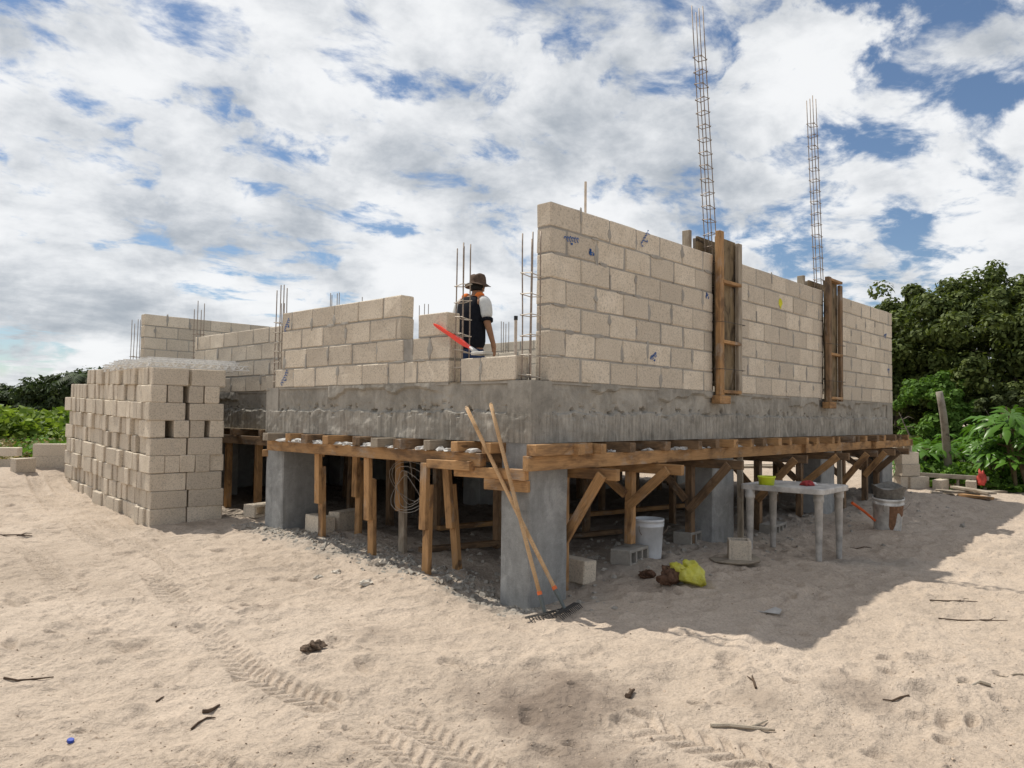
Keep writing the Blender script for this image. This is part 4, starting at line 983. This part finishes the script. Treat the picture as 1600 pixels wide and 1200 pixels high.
for px, py, r_ in ((525, 895, .05), (572, 908, .055), (498, 903, .04), (600, 878, .045)):
    q = gpt(px, py); v, f = lump(6, 9, r_, r_*.6, r_*.45, int(px), .5); tag(obj('concrete_chip', mesh('concrete_chip', v, f, m_plain('pale_chip', (.6, .55, .47), .9)), None, Matrix.Translation(q)), 'pale flat concrete chip on the sand beside the short side', 'chip', 'pale chips by the short side')
# grout blobs left on the timbers
mb = MB()
for k in range(46):
    y = U_(.4, 3.6); s = U_(.02, .05); v, f = lump(4, 7, s, s*1.3, s*.5, k, .5); mb.add([(p[0]-.11+U_(-.02, .02), p[1]+y, p[2]+1.258) for p in v], f)
for k in range(30):
    x = U_(.2, 4); s = U_(.015, .04); v, f = lump(4, 7, s*1.3, s, s*.5, k, .5); mb.add([(p[0]+x, p[1]-.12+U_(-.02, .02), p[2]+1.258) for p in v], f)
tag(mb.build('grout_spill', m_plain('pale_grout', (.52, .51, .49), .95, .1, .3, 30)), 'pale grout lumps spilled along the timber ledgers', 'grout', None, 'stuff')
def twig(px, py, ln, ang, r_, fork=True, mat=DRK):
    q = gpt(px, py); mb = MB(); d = Vector((math.cos(ang), math.sin(ang), 0))
    def P(t, o=0): 
        w = q+d*t+Vector((-d.y, d.x, 0))*o; return Vector((w.x, w.y, gz(w.x, w.y)+r_*.9))
    b = U_(-.04, .04)
    mb.tube([P(-ln/2), P(-ln*.2, b*ln*2), P(ln*.15, -b*ln), P(ln/2)], [r_, r_*.95, r_*.8, r_*.5], 6)
    if fork: mb.tube([P(ln*.1), P(ln*.3, ln*.12), P(ln*.42, ln*.22)], [r_*.7, r_*.5, r_*.3], 5)
    return mb.build('twig', mat)
tw = [(45, 1062, .24, -.5, .006, 0, 'thin twig at the left edge of the open sand'), (330, 1112, .09, 0, .010, 0, 'thick dark stub of wood near the blue cap'), (318, 1124, .12, 0, .006, 0, 'thin dark stick below the thick stub'),
      (1160, 1140, .30, -1.0, .011, 1, 'forked driftwood stick above the wide tyre print'), (1178, 1068, .13, .6, .007, 1, 'small forked dark twig on sand below the shadow tip'), (1522, 1068, .17, 2.2, .010, 0, 'short pale stick lying near the right edge'),
      (1578, 1055, .15, 2.3, .005, 0, 'thin dark stick by the short pale stick'), (1400, 1100, .14, 2.3, .006, 0, 'dark twig beside a damp hollow in the sand'), (1490, 938, .35, -.9, .005, 1, 'long thin twig beyond the shadow edge'), (1520, 970, .45, -1.0, .005, 1, 'long bent twig on the bright sand at right'),
      (20, 838, .35, -.6, .008, 1, 'dry twig on sand left of the block pile'), (250, 1094, .05, .3, .005, 0, 'tiny twig bit left of centre'), (1345, 858, .22, -1.0, .006, 1, 'twig in the shade beside the table'), (985, 1085, .10, .2, .014, 1, 'dark knot of wood on the foreground sand')]
for px, py, ln, an, r_, fk, lb in tw: tag(twig(px, py, ln, an, r_, fk, WOODG if 'pale' in lb or 'driftwood' in lb else DRK), lb, 'twig', 'twigs on the sand')
q = gpt(110, 1160); mb = MB(); mb.lathe([(.0135, 0), (.015, .002), (.015, .012), (.013, .014), (.0, .014)], 20, cap1=False); tag(mb.build('bottle_cap', m_plain('blue_plastic', (.02, .06, .38), .4, .5, .1), None, Matrix.Translation(q+Vector((0, 0, .002))) @ Matrix.Rotation(.25, 4, 'X')), 'small blue bottle cap on the open sand', 'bottle cap')
q = gpt(490, 1014); v, f = lump(24, 36, .06, .05, .03, 33, .4); tag(obj('soil_clod', mesh('soil_clod', v, f, m_plain('dark_soil', (.13, .095, .07), .95, .1, .6, 30, .8)), None, Matrix.Translation(q+Vector((0, 0, .012)))), 'dark crumbly clod of soil on the sand', 'clod')
q = gpt(1192, 958); mb = MB(); mb.add([(0, 0, .012), (.16, -.04, .01), (.20, .05, .035), (.14, .10, .05), (.03, .03, .02)], [(0, 1, 2), (0, 2, 3), (0, 3, 4)]); mb.add([(0, 0, .009), (.16, -.04, .007), (.20, .05, .032), (.14, .10, .047), (.03, .03, .017)], [(2, 1, 0), (3, 2, 0), (4, 3, 0)])
mb.tube([(.02, .0, .01), (-.10, .04, .012)], .008, 6); tag(mb.build('plastic_scrap', m_plain('dusty_film', (.42, .40, .37), .5), None, Matrix.Translation(q) @ Matrix.Rotation(-1.0, 4, 'Z') @ Matrix.Diagonal((.7, .7, .7, 1))), 'pale plastic scrap lying in the shaded sand', 'scrap')
q = gpt(1505, 822); v, f = lump(6, 9, .06, .04, .05, 4, .5); tag(obj('concrete_chip', mesh('concrete_chip', v, f, RUBM), None, Matrix.Translation(q)), 'grey stone lump near the far edge of the shadow', 'chip')

# ------------------------------------------------------------------ fence post, rail, planks, red bag
PG = m_wood('old_post_wood', (.27, .235, .19), (.38, .34, .28), (.18, .15, .12))
q0 = dpt(1489, 752, 13.2); q0[2] = gz(q0[0], q0[1])-.1; q1 = dpt(1466, 612, 13.0)
mb = MB(); a, b = Vector(q0), Vector(q1); mb.tube([a.lerp(b, t)+Vector((.03*math.sin(7*t), .03*math.sin(5*t+1), 0)) for t in [i/8 for i in range(9)]], [.075, .07, .068, .066, .066, .06, .06, .058, .055], 10)
tag(mb.build('fence_post', PG, smooth=True), 'leaning grey wooden fence post among the big-leaved plants', 'post')
ra, rb = Vector(dpt(1428, 741, 12.8)), Vector(dpt(1545, 748, 12.4)); tag(timber('fence_rail', ra, rb, .04, .07, PG), 'weathered horizontal rail behind the plank heap', 'rail')
for px in (1432, 1500, 1542):
    t = (px-1428)/117; c = ra.lerp(rb, t); g = gz(c.x, c.y); tag(timber('fence_stake', (c.x+.03, c.y+.03, g-.1), (c.x+.03, c.y+.03, c.z+.02), .04, .04, PG), 'short stake carrying the weathered rail', 'stake', 'stakes of the rail')
c = ra.lerp(rb, .87); v, f = lump(12, 12, .07, .06, .17, 7, .25); tag(obj('red_bag', mesh('red_bag', v, f, m_plain('red_white_plastic', (.62, .09, .07), .5, .3, .7, 7), True), None, Matrix.Translation(c+Vector((-.03, -.05, -.02)))), 'red and white plastic bag hanging on the rail', 'bag')
for i, (px0, py0, px1, py1, dz, mt) in enumerate(((1462, 768, 1545, 773, .02, WOODG), (1480, 772, 1568, 771, .03, WOODG), (1500, 775, 1550, 781, .02, WOOD), (1478, 763, 1566, 769, .10, WOODD), (1490, 769, 1552, 776, .09, WOODG), (1455, 771, 1490, 776, .02, WOODG))):
    a, b = gpt(px0, py0, .4), gpt(px1, py1, .4); a.z += dz; b.z += dz
    tag(timber('plank', a, b, .14, .035, mt), 'plank in the low heap at the edge of the plants', 'plank', 'planks in the heap')
for k in range(6):
    q = gpt(U_(1160, 1370), U_(752, 768), .4); tag(timber('plank', (q.x+3, q.y+4, gz(q.x+3, q.y+4)+.05), (q.x+4.5, q.y+2.6, gz(q.x+4.5, q.y+2.6)+.05), .2, .04, WOODG), 'pale plank lying in the sun behind the house', 'plank', 'planks behind the house')

# ------------------------------------------------------------------ plants
def leaf_cloud(P, Nn, size, seed, fold=.25, ell=1.7):
    """one small folded leaf at every point of P, facing about Nn"""
    r = np.random.default_rng(seed); n = len(P)
    t = r.normal(size=(n, 3)); t -= (t*Nn).sum(1, keepdims=True)*Nn; t /= np.linalg.norm(t, axis=1, keepdims=True)+1e-9
    b = np.cross(Nn, t); s = size*(r.uniform(.6, 1.3, n))[:, None]
    v = np.stack([P-t*s*ell*.5, P+b*s*.5+Nn*s*fold*.4, P+t*s*ell*.5, P-b*s*.5+Nn*s*fold*.4], 1).reshape(-1, 3)
    i = np.arange(n)*4; f = np.concatenate([np.stack([i, i+1, i+2], 1), np.stack([i, i+2, i+3], 1)])
    return v, f
def fast_mesh(name, v, f, mat):
    me = bpy.data.meshes.new(name); me.vertices.add(len(v)); me.vertices.foreach_set('co', np.asarray(v, np.float32).ravel()); k = f.shape[1]
    me.loops.add(f.size); me.loops.foreach_set('vertex_index', f.ravel().astype(np.int32)); me.polygons.add(len(f))
    me.polygons.foreach_set('loop_start', np.arange(0, f.size, k, dtype=np.int32)); me.polygons.foreach_set('loop_total', np.full(len(f), k, dtype=np.int32)); me.update(calc_edges=True)
    me.materials.append(mat); return me
def tree(name, x, y, h, rx, n_clump, n_leaf, lsize, lmat, bmat, label, cat, seed, group=None, low=.12, trunk_r=.13, bare=0):
    r = random.Random(seed); rg = np.random.default_rng(seed); g = gz(x, y); e = empty(name, (x, y, g), label, cat, group)
    tb = MB(); clumps = []
    nst = max(3, int(rx*2))
    for k in range(nst):
        a = r.uniform(0, 6.28); l_ = r.uniform(.2, .85)*rx; top = Vector((x+l_*math.cos(a), y+l_*math.sin(a), g+h*r.uniform(.5, .78)))
        b0 = Vector((x+r.uniform(-.3, .3)*rx*.4, y+r.uniform(-.3, .3)*rx*.4, g-.1)); mid = b0.lerp(top, .5)+Vector((r.uniform(-.2, .2), r.uniform(-.2, .2), h*.06))
        tb.tube([b0, b0.lerp(mid, .6)+Vector((r.uniform(-.1, .1), r.uniform(-.1, .1), 0)), mid, top], [trunk_r, trunk_r*.8, trunk_r*.55, trunk_r*.15], 7)
        for q in range(5+bare):
            t = r.uniform(.3, .95); s0 = b0.lerp(mid, t*2) if t < .5 else mid.lerp(top, t*2-1)
            d = Vector((r.gauss(0, 1), r.gauss(0, 1), r.uniform(-.1, .5))).normalized()*rx*r.uniform(.2, .42)
            tb.tube([s0, s0+d*.5+Vector((0, 0, r.uniform(-.05, .1))), s0+d], [trunk_r*.28, trunk_r*.16, trunk_r*.05], 5, False)
    tb.build('trunk', bmat, e)
    P = []; Nn = []
    for k in range(n_clump):
        d = rg.normal(size=3); d /= np.linalg.norm(d); rr = rg.uniform(.35, 1.0)**.5
        c = np.array([x, y, g+h*(low+(1-low)*.5)])+d*np.array([rx, rx, h*(1-low)*.5])*rr*rg.uniform(.82, 1.08)
        s = rx*rg.uniform(.09, .19)*(1 if rx > 1.2 else 1.1); m_ = int(n_leaf/n_clump*rg.uniform(.5, 1.5))
        q = rg.normal(size=(m_, 3)); q /= np.linalg.norm(q, axis=1, keepdims=True); q *= (rg.uniform(.2, 1, (m_, 1)))**.5*np.array([1, 1, .72])
        P.append(c+q*s); nn = q+np.array([0, 0, .55])+rg.normal(size=(m_, 3))*.45; Nn.append(nn/np.linalg.norm(nn, axis=1, keepdims=True))
    P = np.concatenate(P); Nn = np.concatenate(Nn); k = P[:, 2] > g+.02
    v, f = leaf_cloud(P[k], Nn[k], lsize, seed); obj('crown', fast_mesh('crown', v, f, lmat), e); return e
BARK = m_wood('grey_bark', (.16, .135, .11), (.24, .21, .175), (.09, .075, .06))
LDARK = m_leaf('seagrape_leaves', (.045, .068, .018), (.115, .145, .042)); LMID = m_leaf('shrub_leaves', (.06, .12, .02), (.12, .22, .04), .3)
LBRI = m_leaf('bright_leaves', (.08, .14, .022), (.19, .26, .05), .3); LFAR = m_leaf('far_leaves', (.022, .038, .016), (.05, .075, .028)); LDRY = m_leaf('dry_grass', (.20, .17, .08), (.33, .27, .14), .2)
LOL = m_leaf('olive_leaves', (.05, .065, .022), (.10, .125, .05))
GT = 'dense trees beyond the house'
tree('broadleaf_tree', 18.4, 3.0, 4.9, 2.4, 230, 42000, .085, LDARK, BARK, 'dense dark-green tree whose rounded crown meets the wall end', 'tree', 101, GT, .05, .12, 4)
tree('broadleaf_tree', 18.2, .5, 5.1, 2.6, 300, 46000, .085, LDARK, BARK, 'tall dark tree behind the leaning fence post', 'tree', 102, GT, .05, .13, 6)
tree('broadleaf_tree', 18.5, -2.0, 5.1, 2.8, 320, 46000, .085, LDARK, BARK, 'tall olive-green tree behind the big-leaved plants', 'tree', 103, GT, .05, .13, 5)
tree('broadleaf_tree', 19.5, -5.5, 5.0, 2.8, 160, 26000, .09, LOL, BARK, 'olive tree at the outer end of the dark thicket', 'tree', 104, GT, .05)
tree('broadleaf_tree', 21.5, 4.2, 4.2, 2.4, 130, 20000, .09, LDARK, BARK, 'low dark tree half hidden behind the wall end', 'tree', 105, GT, .03)
tree('green_shrub', 15.6, 1.15, 2.35, 1.0, 120, 11000, .075, LMID, BARK, 'bright feathery green shrub in front of the dark trees', 'shrub', 106, None, .0, .04)
tree('green_shrub', 15.7, -.2, 1.9, .7, 70, 5000, .07, LOL, BARK, 'greyish small-leaved shrub right of the feathery shrub', 'shrub', 107, None, .0, .03)
# big-leaved plants: each lobed leaf its own part
def lobed(n=8, R=.5):
    v = [(0, 0, 0)]; f = []
    for k in range(n):
        a = (k-(n-1)/2)*(5.2/n); ln = R*(1-.35*abs(k-(n-1)/2)/(n/2)); w = .16
        b = len(v); v += [(ln*.35*math.cos(a-w*1.5), ln*.35*math.sin(a-w*1.5), .02), (ln*.68*math.cos(a-w), ln*.68*math.sin(a-w), .0), (ln*math.cos(a), ln*math.sin(a), -.07), (ln*.68*math.cos(a+w), ln*.68*math.sin(a+w), .0), (ln*.35*math.cos(a+w*1.5), ln*.35*math.sin(a+w*1.5), .02), (ln*.6*math.cos(a), ln*.6*math.sin(a), .035)]
        f += [(0, b, b+5), (b, b+1, b+5), (b+1, b+2, b+5), (b+2, b+3, b+5), (b+3, b+4, b+5), (b+4, 0, b+5)]
    return v, f
LBIG = m_leaf('castor_leaf', (.055, .13, .02), (.10, .21, .03), .25, .32)
lv, lf = lobed(); LOB = [mesh('leaf', lv, lf, LBIG, True)]; lv, lf = lobed(9, .42); LOB.append(mesh('leaf', lv, lf, LBIG, True))
STEM = m_plain('green_brown_stem', (.14, .11, .06), .8)
def big_leaf_plant(x, y, h, n, label, seed, sc=1.0, spread=.5):
    r = random.Random(seed); g = gz(x, y); e = empty('big_leaf_plant', (x, y, g), label, 'plant', 'big-leaved plants at the clearing edge')
    tips = []; ns = max(1, n//5); mb = MB()
    for k in range(ns):
        a = r.uniform(0, 6.28); t = Vector((x+spread*h*.5*math.cos(a)*r.uniform(.2, 1), y+spread*h*.5*math.sin(a)*r.uniform(.2, 1), g+h*r.uniform(.6, .95))); b0 = Vector((x+r.uniform(-.1, .1), y+r.uniform(-.1, .1), g-.05)); mb.tube([b0, b0.lerp(t, .5)+Vector((r.uniform(-.08, .08), r.uniform(-.08, .08), 0)), t], [.03, .022, .012], 6); tips.append((b0, t))
    for k in range(n):
        b0, t = tips[k % ns]; s0 = b0.lerp(t, r.uniform(.45, 1)); a = r.uniform(0, 6.28); d = Vector((math.cos(a), math.sin(a), r.uniform(-.1, .7)))*r.uniform(.15, .4)*sc; c = s0+d
        mb.tube([s0, c], .007, 4, False)
        M = Matrix.Translation(c) @ Matrix.Rotation(a, 4, 'Z') @ Matrix.Rotation(r.uniform(.0, .75), 4, 'Y') @ Matrix.Rotation(r.uniform(-.3, .3), 4, 'X') @ Matrix.Diagonal((sc*r.uniform(.6, 1.15),)*3+(1,))
        link(bpy.data.objects.new('leaf', r.choice(LOB)), e, M)
    mb.build('stem', STEM, e)
for i, (px, py, Z, h, n, lb) in enumerate(((1440, 745, 13.6, .95, 12, 'big-leaved plant with thin dark stem by the wall end'), (1478, 748, 14.2, .8, 12, 'big-leaved plant just behind the leaning fence post'), (1512, 750, 14.4, .9, 14, 'big-leaved plant between fence post and red bag'),
        (1560, 760, 13.2, 1.25, 22, 'tall big-leaved plant right of the red bag'), (1595, 765, 12.4, 1.45, 26, 'tallest big-leaved plant at the edge of the clearing'), (1548, 757, 14.6, .9, 14, 'low big-leaved plant behind the red bag'), (1640, 770, 12.4, 1.3, 20, 'outermost big-leaved plant beyond the plank heap'), (1420, 735, 15.0, .8, 10, 'small big-leaved plant under the feathery shrub'), (1585, 745, 14.6, 1.5, 20, 'big-leaved plant in front of the tall olive tree'))):
    c = dpt(px, py, Z); big_leaf_plant(c[0], c[1], h, n, lb, 300+i)
def ground_cover(name, fn, n, size, mat, label, cat, seed, hmax):
    rg = np.random.default_rng(seed); P = np.array([fn(rg) for _ in range(n)]); z = ground_z(P[:, 0], P[:, 1]); hh = hmax*(.5+.5*fbm(P[:, 0]*.6, P[:, 1]*.6, 3, seed))*rg.uniform(.1, 1, n)
    P3 = np.stack([P[:, 0], P[:, 1], z+np.clip(hh, .01, None)], 1); nn = rg.normal(size=(n, 3))*.6+np.array([0, 0, .8]); nn /= np.linalg.norm(nn, axis=1, keepdims=True)
    v, f = leaf_cloud(P3, nn, size, seed, .3, 1.4); tag(obj(name, fast_mesh(name, v, f, mat)), label, cat, None, 'stuff')
def sector(px0, px1, z0, z1):
    def fn(rg):
        px = rg.uniform(px0, px1); Z = rg.uniform(z0, z1); d = RAY(px, 650); d = d/np.linalg.norm(d[:2])*1; return (CA[0]+d[0]*Z, CA[1]+d[1]*Z)
    return fn
ground_cover('creeper_cover', sector(1400, 1760, 16.2, 20), 9000, .12, LOL, 'low creeping plants under the dark trees', 'ground cover', 51, .7)
ground_cover('weed_verge', sector(1400, 1700, 14.6, 17), 5000, .08, LMID, 'low green weeds behind the plank heap', 'weeds', 52, .45)
ground_cover('vine_bed', sector(-160, 300, 17.5, 30), 26000, .13, LBRI, 'bright green broad-leaved vines covering the ground left of the pile', 'vines', 53, .75)
ground_cover('dry_grass_verge', sector(-160, 300, 14.6, 18.5), 16000, .05, LDRY, 'dry yellowish grass at the edge of the vines', 'grass', 54, .25)
ground_cover('low_weeds', sector(-160, 300, 15.5, 18.5), 3500, .07, LMID, 'scattered green weeds in the dry grass', 'weeds', 55, .35)
GH = 'far dark trees on the left skyline'
for i, (px, Z, h, rx, lb) in enumerate(((-60, 46, 1.8, 4, 'far dark hedge tree outermost beyond the vines'), (10, 45, 1.75, 2.6, 'far dark rounded tree beyond the bright vines'), (62, 47, 1.6, 2.4, 'far low tree in a dip of the dark hedge'), (108, 44, 2.05, 2.4, 'far taller dark tree just left of the pile'), (150, 43, 2.4, 2.6, 'far dark tree rising behind the block pile'),
        (200, 46, 3.0, 2.6, 'far thin-crowned tree over the back of the pile'), (-130, 45, 1.9, 4, 'far dark tree at the end of the hedge'), (255, 44, 2.6, 2.8, 'far dark tree hidden behind the set-back wall'))):
    c = dpt(px, 650, Z*.8); tree('hedge_tree', c[0], c[1], h, rx, 140, 13000, .13, LFAR, BARK, lb, 'tree', 400+i, GH, .0, .15)
c = dpt(134, 650, 33); pe = empty('palm_tree', (c[0], c[1], gz(c[0], c[1])), 'small palm whose fronds show above the back of the pile', 'palm'); g = gz(c[0], c[1])
mb = MB(); mb.tube([(c[0], c[1], g-.1), (c[0]+.1, c[1], g+1.2), (c[0], c[1], g+2.05)], [.15, .12, .10], 8); mb.build('trunk', BARK, pe)
for k in range(13):
    a = k*2*math.pi/13+.2; up = random.uniform(.2, 1.1); pts = []
    for i in range(7):
        t = i/6; pts.append(Vector((c[0]+math.cos(a)*1.5*t, c[1]+math.sin(a)*1.5*t, g+2.05+up*1.0*t-1.1*t*t)))
    v = []; f = []
    for i in range(6):
        for q in range(3):
            P = pts[i].lerp(pts[i+1], q/3); d = (pts[i+1]-pts[i]).normalized(); sd_ = d.cross(Vector((0, 0, 1))).normalized()
            for s in (-1, 1):
                b = len(v); v += [P, P+d*.09, P+sd_*s*.42*(1-.4*i/6)+d*.2+Vector((0, 0, -.12))]; f.append((b, b+1, b+2))
    obj('frond', mesh('frond', v, f, LFAR), pe)
